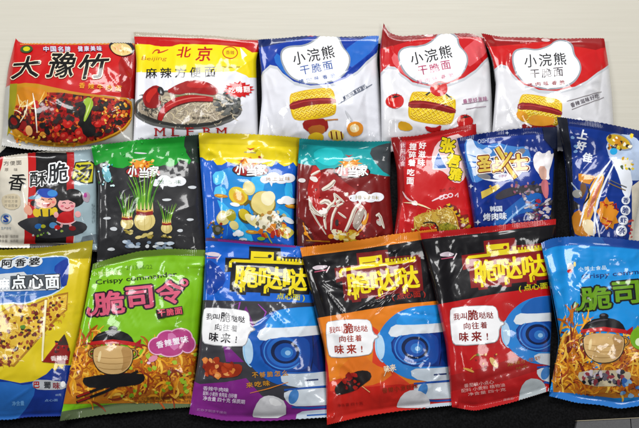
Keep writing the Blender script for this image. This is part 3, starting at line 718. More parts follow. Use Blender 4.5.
def onion_black():
    A = Art()
    A.P('header_panel').poly([(85, 130), (186, 130), (186, 152), (191, 160), (189, 164), (184, 160), (180, 159.5), (176, 164), (170, 166.5), (164, 164.5), (156, 167), (148, 166), (136, 166), (128, 165.5), (123, 168), (117, 167.6), (112, 166), (106, 161.5), (100, 163), (96, 165), (85, 165)], '1f9a34')
    A.poly([(186, 130), (215, 130), (215, 168), (199, 163), (192, 161), (189, 155), (184, 146)], '34443a')  # dark top right corner: shade painted over the green
    house_logo(A, 143, 172, 2)
    speech_cloud(A, 168, 181.5, '葱香味', '4a7048')
    A.P('product_picture')
    for x, y, w, h in ((107, 218, 8, 2.6), (113.5, 228.6, 7, 4), (166.5, 199.5, 9, 2.6), (192, 187, 9, 3), (190, 219.5, 7, 2.6), (180, 230.5, 6, 3), (111, 249, 8, 3), (140, 152.6, 13, 1.6)): A.ell(x, y, w / 2, h / 2, 'd4d8dc', 0, 14, .12)
    def onion(x, y, r, hg, n):
        for i in range(n):
            a = (i - (n - 1) / 2) / n * 1.1 + R.uniform(-.08, .08); L = hg * R.uniform(.55, 1.0)
            A.line([(x + a * r * 1.2, y - r * 1.1), (x + a * r * 1.6 + a * 4, y - r - L * .55), (x + a * r * 2 + a * L * .55, y - r - L)], max(1.1, r * .22), R.choice(['5a9a28', '74b030', '8aba3c', '467e2c', '9cc450']), 1.2, 1)
        for i in range(5): A.line([(x - r * .7 + i * r * .35, y - r * .8), (x - r * .72 + i * r * .37, y - r * 1.75)], r * .26, 'd8c890', 1.2)
        A.ell(x, y, r, r * .94, 'd8c682', 0, 24, .02); A.ell(x - r * .2, y - r * .15, r * .62, r * .6, 'e2d294')
        for k in (-.45, 0, .45): A.line([(x + k * r, y - r * .8), (x + k * r * 1.6, y), (x + k * r, y + r * .85)], .5, 'bca85c', .6, 1)
        A.poly([(x - r * .8, y - r * .95), (x, y - r * .8), (x + r * .8, y - r * .95), (x + r * .78, y - r * .55), (x, y - r * .45), (x - r * .78, y - r * .55)], '8e1c1c')
        A.line([(x - r * .75, y - r * 1.0), (x, y - r * .86), (x + r * .75, y - r * 1.0)], r * .16, 'd8b050')
        for _ in range(7):
            a = R.uniform(-.9, .9); A.ell(x + a * r * .9, y + r * (1.25 + R.uniform(-.15, .35)), r * .32, r * .16, R.choice(['c8b870', 'a89848', 'd6c688', '8c7c38']), R.uniform(-40, 40), 10)
    onion(144.5, 220.5, 10.6, 42, 17); onion(127, 223, 6.4, 26, 10); onion(166.5, 228, 5.6, 24, 8)
    for i in range(22): A.ell(R.uniform(118, 172), R.uniform(241, 248), R.uniform(2, 4), R.uniform(1.2, 2), R.choice(['c8d4e0', '9aacc0', 'e6eaee', '8898ac']), 0, 12, .1)
    specks(A, 18, (112, 130, 215, 166), .8, ['3ab850', '187a2a'])
    A.poly([(101, 168), (107, 166), (112, 176), (110, 183), (104, 180)], '78b4c0', 1); specks(A, 16, (98, 164, 114, 186), 1.4, ['a8d8e0', '48a8b8', 'd8f0f0', '30703a'])  # pale cyan patch and specks: a glint painted on the film
    return A

def potato_blue():
    A = Art()
    A.P('picture_background').poly([(218, 172), (232, 166), (262, 172), (280, 176), (292, 200), (292, 225), (240, 238), (222, 215)], '1e8ed2', 1)
    for p in ([(212, 172), (226, 170), (224, 182), (214, 186)], [(214, 198), (226, 204), (258, 240), (240, 244)], [(252, 174), (266, 176), (262, 196), (250, 190)], [(284, 184), (292, 178), (293, 206), (286, 204)], [(276, 206), (290, 214), (292, 224), (282, 218)], [(216, 184), (228, 190), (222, 200), (213, 196)]):
        A.poly(p, R.choice(['3cb4e8', '5cc4ec', '2aa4e0']), 1)
    for _ in range(16):
        x, y = R.uniform(206, 292), R.uniform(170, 238); A.line([(x, y), (x + R.uniform(-6, 6), y + R.uniform(5, 14))], R.uniform(.8, 2), R.choice(['4cb8e6', '82d0ee', '2c80cc', '1850a4']), .8)
    A.P('header_panel').poly([(190, 120), (310, 120), (310, 165), (296, 166), (293, 161.6), (289, 165), (284, 166), (280, 163.5), (276, 160.5), (272, 166), (262, 166), (250, 165), (236, 164.4), (232, 163), (227, 161.8), (222, 165), (217, 165), (213, 160), (207, 160.5), (202, 157), (190, 157)], 'e6d21a')
    A.poly([(190, 120), (310, 120), (310, 147), (190, 143)], 'd8c41c')
    A.P('maker_mark').poly([(246, 147), (250, 148.5), (255, 147.6), (251, 150.6)], 'c01c1e'); A.line([(244, 151.6), (256, 152.6)], 1, 'a8a080')
    house_logo(A, 250.5, 170, 1)
    A.P('brand_emblem').poly([(246, 159), (262, 158), (272, 160), (262, 163), (248, 163)], 'f0ead0')
    speech_cloud(A, 277, 178.5, '烤土豆味', 'a87828')
    A.P('product_picture')
    A.ell(238.5, 196, 10.6, 8.6, 'a8841c', -38); A.ell(238, 195.4, 10, 8, 'd8c230', -38); A.ell(239, 197, 6.5, 5.2, 'd8a428', -38)
    A.ell(249, 188, 6, 7.4, 'd8cc90', 20); A.ell(249, 187.4, 4.6, 5.8, 'e6dca8', 20)
    A.line([(244, 205), (250, 200), (254, 210), (262, 218)], 4.4, '6c5e1a', .5, 1)
    A.ell(263, 203.4, 12.6, 12.6, '8a7a2a', 0, 26, .03); A.ell(263, 202.6, 11.8, 11.8, 'dccc84', 0, 26, .03); A.ell(268, 198, 7.4, 7, 'ece4c0', 0, 20, .1)
    A.ell(245, 216, 8, 6, '565024', -50); A.ell(244.4, 214.6, 6.6, 4.6, 'c8b428', -50); A.ell(252, 220, 9, 4, 'e8dca0', -40); A.ell(270, 222, 12, 9, 'e2dcc4', 20, 22, .1)
    A.ell(223, 218, 6.6, 7, 'd8cc88', -30, 20, .1); A.ell(222, 216.6, 4, 4, 'ece4c4'); A.ell(231, 215, 5, 6, 'a8a028', 20); A.ell(234, 225, 5, 4, 'dcd08c', -40)
    A.ell(286, 232, 7, 6, 'd8cc60', 0, 20, .2); A.ell(287, 230.6, 3.6, 3, 'eeeacc')
    specks(A, 34, (252, 212, 284, 228), 2.4, ['e8e4d4', '8a8260', 'c8bc8c', 'b88a3c', 'f0ece0', '6a6658'])
    specks(A, 20, (258, 224, 288, 236), 2.6, ['d88a20', 'c87018', 'b83018', 'e0a838'])
    for x, y in ((221, 196), (291, 206), (252, 231.6)): A.ell(x, y, 6.5, 2, 'c88a20', -6, 16, .1); A.ell(x - 1, y - .5, 3, .8, 'e8c050', -6)
    A.ell(235, 204.5, 5, 2, 'e4e8ec', -10); cloud(A, 286, 200.5, 17, 8); cloud(A, 238, 233, 10, 6); A.ell(288, 220, 6, 2.6, 'e4eaee', -30); A.ell(243, 239, 4, 1.6, 'd8dce0')
    A.ell(217.5, 229.5, 5, 5, '4a4a2c', 0, 18, .15); A.ell(218, 229, 2.6, 2.6, '747470'); specks(A, 14, (208, 222, 226, 238), 1.4, ['8a7420', 'b8a030', '983018', '5a5a30'])
    A.ell(261, 238, 4, 1.8, '8ab83a'); A.line([(266, 232), (269, 238), (272, 243)], 1, 'a8b838')
    return A

def teal_red():
    A = Art()
    A.P('header_panel').poly([(290, 130), (400, 130), (400, 176), (386, 176), (372, 173), (361, 172), (350, 171), (338, 170), (332, 168), (326, 168.4), (320, 170), (316, 164.5), (310, 165), (298, 163), (290, 164)], '1ca4a8')
    A.poly([(290, 130), (400, 130), (400, 151), (360, 149), (320, 146), (290, 143)], '168e92'); A.poly([(314, 150), (330, 147), (346, 152), (338, 164), (326, 166), (314, 158)], '28c0c4', 1)  # bright cyan patch: highlight painted into the teal
    A.poly([(368, 150), (382, 144), (400, 142), (400, 178), (386, 174), (376, 163)], '4a5054', 1)  # grey right end: shaded side of the bag put into the colour
    A.P('picture_background').poly([(312, 176), (330, 170), (350, 186), (372, 198), (370, 232), (340, 242), (318, 230), (306, 200)], '961818', 1)
    A.poly([(312, 166), (316, 165), (322, 172), (318, 190), (326, 210), (316, 214), (306, 196)], 'b42420', 1)
    A.poly([(290, 214), (302, 218), (312, 232), (316, 246), (290, 250)], '5c2220', 1)
    house_logo(A, 352, 171, 1)
    A.P('maker_mark').poly([(345, 154), (349, 155.4), (353, 154.4), (349, 157)], 'c02828'); A.ell(348, 159, 5, 2, 'b8c8c8')
    speech_cloud(A, 366, 197, '排骨味', 'a08838')
    A.P('product_picture')
    for p, w in (([(311, 175), (320, 170.5)], 2), ([(309, 196), (310, 208), (318, 222), (326, 234)], 1.2), ([(320, 203), (326, 200), (332, 206), (340, 200)], 3.5), ([(326, 229), (324, 217), (328, 207), (336, 201), (334, 193)], 2.2), ([(331, 230), (332, 217), (337, 206), (343, 203)], 1.8),
                 ([(343, 236), (350, 222), (355, 208), (360, 203)], 2.6), ([(359, 203), (365, 210), (366, 218), (357, 230)], 1.6), ([(322, 190), (330, 186), (335, 180)], 3.2), ([(325, 214), (318, 214), (310, 208)], 2.6), ([(338, 212), (346, 218)], 1.4), ([(334, 193), (344, 202)], 1.6), ([(303, 225), (308, 229)], 1.6), ([(345, 196), (348, 192.5)], 2.2), ([(376, 216), (379, 213), (384, 228)], 2.2), ([(310, 200), (312, 208), (322, 216)], 2)):
        A.line(p, w * 1.5, 'e0d8cc', .5, 1); A.line([(a + .6, b + .6) for a, b in p], w * .5, 'a89a8c', .6, 1)
    A.ell(323, 211, 4, 3.4, 'ece8e4', 20, 14, .3); A.ell(379, 222, 2.4, 4, 'c8c0b8', 20, 12, .2); A.ell(314, 179, 4.4, 2.6, 'e0d8d4', -20, 14, .2); A.ell(302, 180, 3.6, 2.2, 'd8d4d4', 0)
    A.poly([(352, 225), (356, 212), (363, 206), (365, 212), (360, 224), (356, 230)], 'b0a49a', 1); A.ell(337, 222.5, 1.8, 3.4, '3a3030')
    for i in range(26): A.ell(R.uniform(334, 356), R.uniform(231, 240), R.uniform(2, 4.5), R.uniform(1.4, 2.6), R.choice(['d8b838', 'e6d690', 'c89420', 'ece4c8', 'b88a20']), R.uniform(-30, 30), 12, .2)
    A.line([(356, 234), (363, 228), (367, 219), (368, 213)], 2.2, 'd89020', .6, 1); A.ell(364, 222, 3, 2, 'e0a030', 40); A.line([(303, 222), (306, 233), (312, 240)], 1.8, 'd88a1c', .6, 1); A.ell(306, 233, 2.4, 2, 'e09a20'); A.ell(331, 236, 3, 2.4, 'd89420')
    A.line([(306, 240), (330, 241)], 2.6, 'a87018', .5)
    specks(A, 26, (300, 176, 386, 240), 1.1, ['b83028', '701414', 'd88080', 'c05a50'])
    return A

def red_noodle_snack():
    A = Art()
    A.P('side_panel_or_shade').poly([(385, 130), (402, 134), (403, 160), (405, 190), (400, 215), (398, 245), (385, 245)], '961a1c', 0)  # left side shading, painted as a deeper red
    A.P('name_columns').text('休', 402.5, 146, 6, 6, 'd8b0b8', -2, .02)
    A.poly([(399.6, 142), (406, 142), (405.6, 166), (399.6, 166)], 'b8606a')
    for ch, y in (('休', 145), ('闲', 151), ('小', 157), ('食', 163)): A.text(ch, 402.8, y, 5, 5, 'e2c8cc', -2, .02)
    for ch, x, y in (('捏', 413, 146.5), ('碎', 412.5, 154.5), ('着', 412, 162.5), ('吃', 411, 172), ('面', 410.4, 180.5), ('好', 422.6, 145.5), ('滋', 422, 154), ('味', 421.4, 162.3)):
        A.text(ch, x, y, 7.4, 7, 'f2ecec', -3, .035)
    A.P('brand_lettering').poly([(436, 143), (446, 137), (462, 133), (470, 150), (468, 170), (462, 183), (452, 182), (446, 172), (434, 168), (431, 158)], 'e8c8c8', 1)
    A.poly([(438.5, 152), (442, 158), (447, 168), (433, 169), (434, 161)], '2468b0'); A.line([(433, 169), (434, 161), (438.5, 152), (443, 160), (447, 168), (433, 169)], 1, 'dfe6ee')
    for ch, x, y, w, h in (('张', 448, 145.5, 15, 15), ('君', 453.6, 161, 14, 13), ('雅', 455.6, 174, 13, 13)): A.text(ch, x, y, w, h, 'e8d41c', -12, .055, '241c10', .06)
    A.P('script_mark').line([(432, 201), (436, 199), (441, 197), (445, 194)], 1.6, 'ead4d8', .5, 1)
    for x in (446, 450.5, 455): A.ring(x - 4.5, 197.4 - (x - 446) * .25, 2.2, 1.8, 1.1, 'e6ccd2', 14)
    A.line([(455, 196), (458, 193), (458, 197)], 1.2, 'e6ccd2'); A.text('日式', 443, 190, 6, 3, '8a1618', 8, .02); A.text('点心', 452, 188, 7, 3, '8a1618', 8, .02)
    A.P('product_picture').poly([(414, 217), (422, 213), (436, 211), (448, 206), (454, 212), (457, 222), (458, 238), (440, 240), (438.6, 226), (432, 222), (414, 229)], 'c8a848', 0)
    strands(A, 200, (414, 207, 457, 238), 9, 1.0, ['e0cc80', 'd0b050', 'b8923a', 'ecdca4', 'a88030', 'c8a040'], 0, 90, 3, lambda x, y: y > 217 - (x - 414) * .25 and (x > 439 or y < 229 - (x - 414) * .2) and x < 457)
    A.poly([(439, 224), (447, 222), (457, 226), (458, 240), (441, 240)], mottle(['8a8a20', 'a09a2c', '6e701c', 'b8a838'], 900)); A.line([(423, 223), (430, 221.5), (437, 223.5), (439.5, 238)], 1.5, '3a2c28', .3, 1)
    A.poly([(443, 206), (449, 203), (456, 206), (461, 215), (468, 214), (469, 226), (463, 234), (460, 228), (456, 220), (452, 210)], '8a2018', 0)
    for i in range(14):
        x = 446 + i * 1.7; y = 204.5 + i * 1.8; A.poly([(x, y), (x + 4, y - 1.5), (x + 4.4, y + 3)], ['d8b41c', '2c2420', 'c8a01c', '782018'][i % 4])
    for x, y in ((462, 222), (466, 220), (463, 230), (467, 227)): A.poly([(x - 2, y), (x + 2, y - 3), (x + 3, y + 3)], 'c8a828')
    A.line([(447, 207), (453, 210), (457, 220), (459, 232)], 1.1, 'd8a828', .3, 1)
    A.P('painted_glint').line([(403, 191), (408, 199), (416, 203)], 1.8, 'e6c8c8', .8, 1); A.line([(404, 202), (414, 203), (424, 206), (431, 209)], 1.8, 'e8d8b0', .9, 1); A.ell(415, 203, 3, 2.4, 'f0e6dc', 0, 12, .3)  # white glint on the film, painted as strokes
    return A

def blue_warrior():
    A = Art()
    A.P('picture_background').poly([(464, 139), (474, 140), (486, 146), (496, 142), (512, 146), (528, 146), (532, 160), (524, 172), (508, 182), (486, 178), (474, 184), (470, 176), (466, 160)], '4a86c8', 1)
    A.poly([(466, 140), (472, 138), (476, 146), (482, 150), (488, 146), (494, 152), (484, 156), (480, 170), (474, 178), (472, 168), (467, 158)], 'd0dcec', 1)
    for _ in range(14): 
        a = R.uniform(0, 6.28); A.line([(499 + 20 * math.cos(a), 163 + 12 * math.sin(a)), (499 + 36 * math.cos(a), 163 + 20 * math.sin(a))], 2, R.choice(['7aa8dc', 'b8d0ec', '3a78c4']), 1.2)
    A.poly([(494, 229), (493, 222), (508, 208), (524, 195), (536, 191), (543, 195), (541, 206), (530, 212), (518, 214), (508, 222), (500, 229)], '2468b4', 1)
    A.line([(500, 229), (508, 220), (520, 209), (535, 199)], 2, '8ab4e0', .9, 2)
    A.poly([(536, 222), (520, 214), (508, 226), (506, 233), (540, 230)], '0e2c78', 1)
    A.P('emblem').ell(500, 168, 25, 13, 'c8c4c8', 6); A.ell(500, 167.6, 23, 11.5, '28407c', 6)
    A.ring(500, 168, 24, 12.4, 1.4, 'e6e6ea', 6); A.ell(502, 176, 9, 3, 'd8dce4', 4); A.text('干脆面', 503, 176, 9, 3, 'a0407c', 4, .02)
    A.ell(520, 152, 6, 3.2, '8a8488', 30); A.ell(484, 176, 7, 2.6, '88888c', -12)
    A.P('brand_lettering')
    for ch, x, y, w, h in (('圣', 484.6, 163.5, 14, 16), ('占', 498, 164.5, 12, 15), ('士', 519, 161.6, 19, 17)): A.text(ch, x, y, w, h, 'e0c660', 5, .05, 'f0ece4', .13); A.text(ch, x, y, w, h, 'e0c660', 5, .05, '7c1f1c', .075)
    for w, mt in ((8.4, 'f0ece4'), (6, '7c1f1c'), (3.8, 'e0c660')):
        A.line([(497, 147), (503, 157), (509, 168), (516, 178)], w, mt, 0, 1)
    for w, mt in ((5.4, '7c1f1c'), (3.2, 'e0c660')): A.line([(512, 152), (505, 163), (498, 170)], w, mt, .3, 1)
    A.ell(506, 153.5, 1.8, 1.5, 'd8c040')
    A.P('maker_mark').text('OISHI', 483, 141, 11, 4, 'c8d4e8', 6, .01)
    A.P('product_picture').poly([(538, 150), (544, 154), (550, 149), (551, 155), (554, 152), (552, 162), (549, 172), (550, 180), (544, 178), (537, 172), (534, 166), (533, 157)], 'ece8ea', 1)
    A.poly([(538, 166), (547, 166), (547, 180), (540, 178)], 'd8b0a0', 1)
    A.poly([(494, 196), (506, 188), (520, 186), (534, 184), (545, 186), (548, 194), (536, 192), (520, 193), (508, 197), (498, 200)], '45424a', 1)
    specks(A, 34, (512, 182, 550, 196), 1.7, ['88808c', '3a3438', 'b88a98', '5a545c', '9a5a70'])
    A.poly([(481, 191.6), (498, 184), (500, 188), (496, 191), (482, 198.6)], 'd0b858', 0); specks(A, 8, (490, 184, 500, 191), 1.2, ['e8d890', 'b89020'])
    A.poly([(541, 180), (548, 178), (549, 192), (547, 200), (542, 192)], 'c87880', 1)
    for _ in range(50): A.ell(R.uniform(524, 551), R.uniform(198, 226), R.uniform(1.5, 4), R.uniform(.8, 1.8), R.choice(['3c383c', '5a545a', '8c8488', 'a83048', '2a282c', 'c8c0c4', '6c2a58']), R.uniform(-30, 40), 10, .2)
    A.line([(520, 222), (530, 223), (538, 224)], 1.4, 'd8d4d8', .8)
    A.poly([(551, 120), (568, 120), (568, 240), (548, 240), (552, 200), (554, 160)], '1e1e22', 0)  # dark right strip: shaded side of the bag, painted on
    A.poly([(540, 120), (568, 120), (568, 150), (552, 148), (544, 138)], '232c48', 0)  # dark navy corner: the same side shade painted further up
    A.P('flavour_lettering').text('韩国', 496, 208.4, 13, 6, 'dce4f0', 3, .03); A.text('烤肉味', 495, 216, 24, 7.6, 'e4eaf4', 3, .035, gap=.8)
    A.P('picture_background')
    for x, y, r in ((471.5, 186, 2.6), (478, 222, 3), (480.6, 229, 1.6), (507, 133, 2.2), (476, 189, 1.2)): A.burst(x, y, r, r, 4, 'd4dcec', .35)
    return A

def blue_burger():
    A = Art()
    A.P('picture_background').poly([(548, 110), (566, 112), (572, 150), (574, 200), (575, 250), (548, 250)], '202430')  # dark left strip: shadow of the gap painted on the film
    A.poly([(606, 142), (618, 134), (634, 136), (645, 146), (645, 180), (628, 180), (618, 166), (610, 158)], 'b8c8e0', 1); A.poly([(612, 160), (622, 158), (634, 176), (630, 200), (624, 196), (620, 178)], 'e4e8f0', 1)
    A.P('brand_lettering')
    for ch, x, y in (('上', 583, 134), ('好', 582, 145), ('佳', 588, 157)): A.text(ch, x, y, 10, 9.5, 'e4e8ee', -12, .05)
    for x, y in ((573, 137), (576, 146), (576, 151)): A.ell(x, y, 2, 1.6, '8ab0dc', 0, 12, .2)
    A.P('emblem').ell(620, 142, 14, 7, '8c98ac', -24); A.ell(619, 141.6, 12.6, 6, 'c8a830', -22)
    specks(A, 26, (608, 136, 632, 149), 2, ['e8d040', '6a4a20', 'f0ecd8', 'c88a1c', '3c3020']); A.ell(614, 151, 3.6, 3.4, '28a8dc')
    A.ell(627, 163, 7, 4, 'e8e6da', -40); specks(A, 16, (620, 157, 634, 169), 1.6, ['e0cc40', '5a6a40', 'c8a028', 'e8e8e8'])
    A.P('product_picture').poly([(579, 173), (596, 176), (590, 184), (582, 182), (579, 180)], 'd08c20'); A.poly([(581, 180), (588, 186), (584, 196), (580, 200)], '6e4a20', 1)
    A.poly([(572, 214), (582, 208), (586, 226), (594, 237), (576, 236), (573, 226)], 'c08024', 1)
    A.poly([(597, 174), (605, 174), (601, 190), (594, 212), (588, 226), (581, 222), (584, 204), (590, 188)], 'e0a848', 1); A.poly([(600, 178), (603, 178), (596, 198), (590, 216), (586, 218), (592, 196)], 'd08068', 1)
    A.poly([(581, 222), (590, 218), (596, 224), (596, 236), (586, 234)], 'ecdcb8', 1)
    for p, w in (([(611, 160), (598, 178), (586, 202), (580, 226)], 2), ([(614, 164), (604, 184), (596, 206), (594, 236)], 2.2), ([(594, 206), (597, 222), (600, 238)], 1.8)): A.line(p, w, 'dfe4ee', .4, 1)  # white streaks: glints along the folds, painted on
    A.ell(577.5, 193.5, 4.8, 4.2, '9a9a94'); A.line([(572, 182), (578, 190)], 1.2, 'a8b8c8'); A.line([(588, 186), (590, 196), (584, 204)], 2, '2a2018', .6, 1)
    A.poly([(574, 200), (580, 204), (580, 208), (573, 210)], '2c2a2c')
    A.P('flavour_burst').burst(608, 214, 11, 17, 9, 'd89024', .76, 14); 
    for i in range(12): x, y = R.uniform(601, 614), R.uniform(201, 227); A.line([(x, y), (x + R.uniform(2, 6), y + R.uniform(-2, 2)), (x + R.uniform(2, 5), y + R.uniform(2, 4))], 1.4, R.choice(['b02018', 'c83018', '8c1a18']), .4)
    A.P('name_discs')
    for ch, x, y, r in (('香', 626, 200, 4.2), ('脆', 625.6, 210, 5), ('虾', 623.4, 220, 5), ('条', 621.6, 230.6, 5.4)): A.ell(x, y, r, r, 'e8ecf2'); A.text(ch, x, y, r * 1.3, r * 1.25, '1c3c84', -8, .03)
    A.line([(608, 183), (626, 190)], 1, '8a7448'); A.line([(609, 180), (627, 187)], 1, '6a6a70')
    A.P('side_panel_or_shade').poly([(632, 186), (645, 176), (645, 250), (627, 250), (632, 220)], 'd8d0c0'); specks(A, 10, (629, 220, 635, 240), 1.4, ['c84030', 'e0a040', 'b03048'])
    return A

# ---------------------------------------------------------------- bottom row
def yellow_biscuit():
    A = Art()
    A.P('header_panel').poly([(-50, 240), (100, 236), (100, 258), (-50, 262)], 'a89c20')
    A.P('title_panel').poly([(-50, 262), (0, 262), (12, 258), (20, 255), (36, 258), (50, 256), (66, 255.6), (70, 260), (68, 276), (66, 286), (58, 292), (50, 296), (40, 298), (30, 303), (18, 305), (12, 303), (-50, 312)], 'c8d8e4', 1)
    A.poly([(-50, 263), (0, 263), (12, 259), (20, 256), (36, 259), (50, 257), (65.4, 256.6), (69, 260), (67, 275), (65, 285), (57, 291), (49, 295), (39, 297), (30, 301.6), (18, 303.6), (12, 301.6), (-50, 310)], '2468b0', 1)
    A.poly([(52, 268), (62, 260), (69, 258), (68, 284), (62, 288), (60, 278)], '123c94', 1)
    A.P('product_picture').poly([(-50, 312), (0, 312), (14, 304), (30, 305), (44, 299), (58, 294), (68, 292), (67, 310), (56, 320), (40, 338), (24, 356), (14, 367), (0, 364), (-50, 372)], 'a87a1c', 0)
    A.poly([(-50, 313), (0, 313), (14, 306), (30, 307), (44, 301), (58, 296), (67, 294), (65.6, 309), (54, 319), (38, 337), (22, 355), (13, 364.6), (0, 362), (-50, 370)], 'd8b438', 0)
    ins = lambda x, y: y > 313 - x * .28 and y < 371 - max(0, x - 10) * 1.05 and x < 66
    strands(A, 170, (-6, 298, 66, 366), 7, 1.2, ['e8cc60', 'c89a28', 'e0bc48', 'b88420', 'ecd888'], 30, 90, 2.6, ins)
    specks(A, 125, (-6, 296, 66, 366), 1.9, ['7a2a1c', '8c3a20', '5a2018', '9a4a24', '40301c', 'a05020', '6e1c18'], ins); A.ell(23, 327, 2.6, 2.2, '5a8a30', 0, 12, .2)
    A.P('lower_panel_or_shade').poly([(-50, 379), (0, 379), (20, 383), (34, 381), (46, 374), (52, 368), (55, 371), (58, 366), (62, 369), (64, 365), (80, 366), (74, 430), (-50, 430)], '14398e')
    A.poly([(-50, 380), (10, 382), (22, 385), (36, 383), (34, 395), (26, 408), (18, 420), (-50, 424)], '2a6cb4', 0)
    A.P('brand_lettering')
    for ch, x, y in (('阿', 7, 263.6), ('香', 20.5, 262.6), ('婆', 34.5, 261.6)): A.ell(x, y, 8, 5.4, 'd0d4d8', 8); A.text(ch, x, y, 11, 8, '1e1e20', 4, .03, shear=.2)
    A.P('title_lettering').poly([(-50, 276), (0, 274), (24, 272), (27, 275), (60, 274), (61, 288), (54, 290), (-50, 293)], 'c8ccd0', 0)
    A.poly([(10, 276), (60, 274.4), (60.6, 287), (53, 289), (10, 290)], '505860')
    A.text('麻', 4, 284, 11, 12, 'f0f2f4', 2, .05, '98a0a8', .05)
    for ch, x in (('点', 18.6), ('心', 36), ('面', 52.4)): A.text(ch, x, 282, 14.6, 14, 'e6eaec', 2, .03, '24282c', .07)
    A.text('za qian dian xin mian', 17, 295.6, 36, 2.6, '9cc4e0', 4, 0)
    A.P('flavour_label').poly([(42, 362), (64, 334), (70, 352), (68, 364)], '8e1c1c'); A.poly([(56, 345), (64, 334), (68, 345)], '42302c'); A.text('香辣味', 59, 358, 17, 5, 'e4d4d0', 3, .03, gap=.4)
    specks(A, 10, (54, 340, 68, 354), 1.4, ['c83828', '6a1a18', '3a2c28'])
    A.poly([(32, 381), (40, 379), (66, 382), (66, 389), (48, 390), (34, 389)], 'b8bcc0', 1); A.text('巴', 36.6, 384.6, 6, 6.6, 'a81c1e', 0, .05); A.text('蜀', 47, 385, 7, 7, '404448', 0, .04); A.text('味', 56, 385.6, 7, 7, '8a3440', 0, .04); A.ell(62.6, 384, 2.4, 3, 'f0f0f0')
    A.P('small_print').text('净含量', 18, 403, 12, 5, '6ea4d8', 3, .03); A.text('点心面', 51, 400, 13, 2.4, '8cb0dc', 2, .01); A.text('60克', 58, 394.6, 6, 2.4, 'a8c0dc', 0, .01)
    A.P('glint_band').poly([(44.6, 300), (47, 300), (43, 361), (41.4, 361)], 'efe6bc')  # pale streak: glint along the fold, painted on
    return A

def commander(dx, dy, cols, rot=6):
    """name, maker mark and strand picture shared by the two packets of one maker"""
    A = Art(); fill, line, sub, ecol = cols
    A.P('maker_mark').ell(83.5 + dx, 272 + dy, 3.6, 4, 'd4d0cc', 20, 14, .2); A.ell(83 + dx, 276 + dy, 2.6, 1.8, 'c02428'); A.ell(88 + dx, 269 + dy, 1.4, 2.6, 'e6d890')
    A.text('小博士食品', 106 + dx, 273 + dy, 28, 4.2, ecol, 3, .02, gap=.8)
    A.text('Crispy commander', 136 + dx, 278.6 + dy, 82, 6.4, sub, rot, .018)
    A.P('title_lettering')
    for ch, x, y, w, h in (('脆', 109, 303, 31, 24), ('司', 139.5, 297.4, 27, 23), ('令', 170, 292, 28, 24)): A.text(ch, x + dx, y + dy, w, h, fill, rot, .03, line, .07)
    A.line([(90 + dx, 308 + dy), (87 + dx, 312 + dy), (90 + dx, 315.4 + dy), (95 + dx, 313 + dy), (97 + dx, 307 + dy)], 6, line, 0, 1); A.line([(90 + dx, 308 + dy), (87.4 + dx, 312 + dy), (90 + dx, 315 + dy), (95 + dx, 312.6 + dy), (97 + dx, 307 + dy)], 3, fill, 0, 1)
    A.ring(184 + dx, 282.6 + dy, 3, 2.8, 4.6, line); A.ring(184 + dx, 282.6 + dy, 3, 2.8, 2.2, fill)
    return A

def noodle_pot(A, x, y, w):
    """printed picture: a round clay pot with dark lid, red cord and chopsticks"""
    k = w / 46
    def q(a, b): return (x + a * k, y + b * k)
    for s in (-1, 1): A.ring(*q(21 * s, -4), 5 * k, 4.4 * k, 2.4, '3a2a1c'); A.ring(*q(21 * s, -4), 5 * k, 4.4 * k, 1.2, 'b08850')
    A.poly([q(-21, -13), q(21, -12), q(23, 0), q(19, 12), q(9, 19.5), q(-9, 19.5), q(-19, 12), q(-23, 0)], '30241a', 2)
    A.poly([q(-20, -13), q(20, -12), q(22, 0), q(18, 11.6), q(8, 18.6), q(-8, 18.6), q(-18, 11.6), q(-22, 0)], 'cfae78', 2)
    A.poly([q(8, -11), q(19, -11), q(21, 0), q(17, 11), q(8, 17), q(12, 4)], 'b58f5a', 1)
    for yy in (-1, 5, 11): A.line([q(-20 + abs(yy) * .35, yy), q(-8, yy + 2.4), q(8, yy + 2.4), q(20 - abs(yy) * .35, yy)], .7, 'a8844e', .3, 1)
    A.poly([q(-15, -6), q(-12, -7), q(-14, 6), q(-17, 4)], 'e6d0a0', 1)
    A.poly([q(-24, -15), q(-19, -24), q(-8, -29), q(8, -29), q(19, -24), q(24, -14), q(12, -17.6), q(-12, -17.6)], '18161a', 1)
    A.line([q(-17, -22.5), q(-7, -26.4), q(4, -27)], 1.3, '58545c', .6, 1)
    A.ell(*q(0, -31), 5 * k, 3 * k, '18161a'); A.ell(*q(-1, -32), 2.4 * k, 1.2 * k, '5a565e')
    A.poly([q(-25, -13), q(-24, -16.6), q(0, -19.4), q(24, -16), q(24.6, -12), q(0, -14.8)], 'b81e20', 0); A.poly([q(24, -15), q(31, -20), q(30, -14), q(33, -9), q(25, -12)], 'a01a1c', 0)

def strand_picture(A, box, n, clip, dark='8a3818'):
    cols = ['d8921e', 'e8ac30', 'c87818', 'b06418', 'e0a028', 'ecc050', dark, 'a84e16']
    strands(A, n, box, 26, 2.3, cols, 60, 80, 2.4, clip)

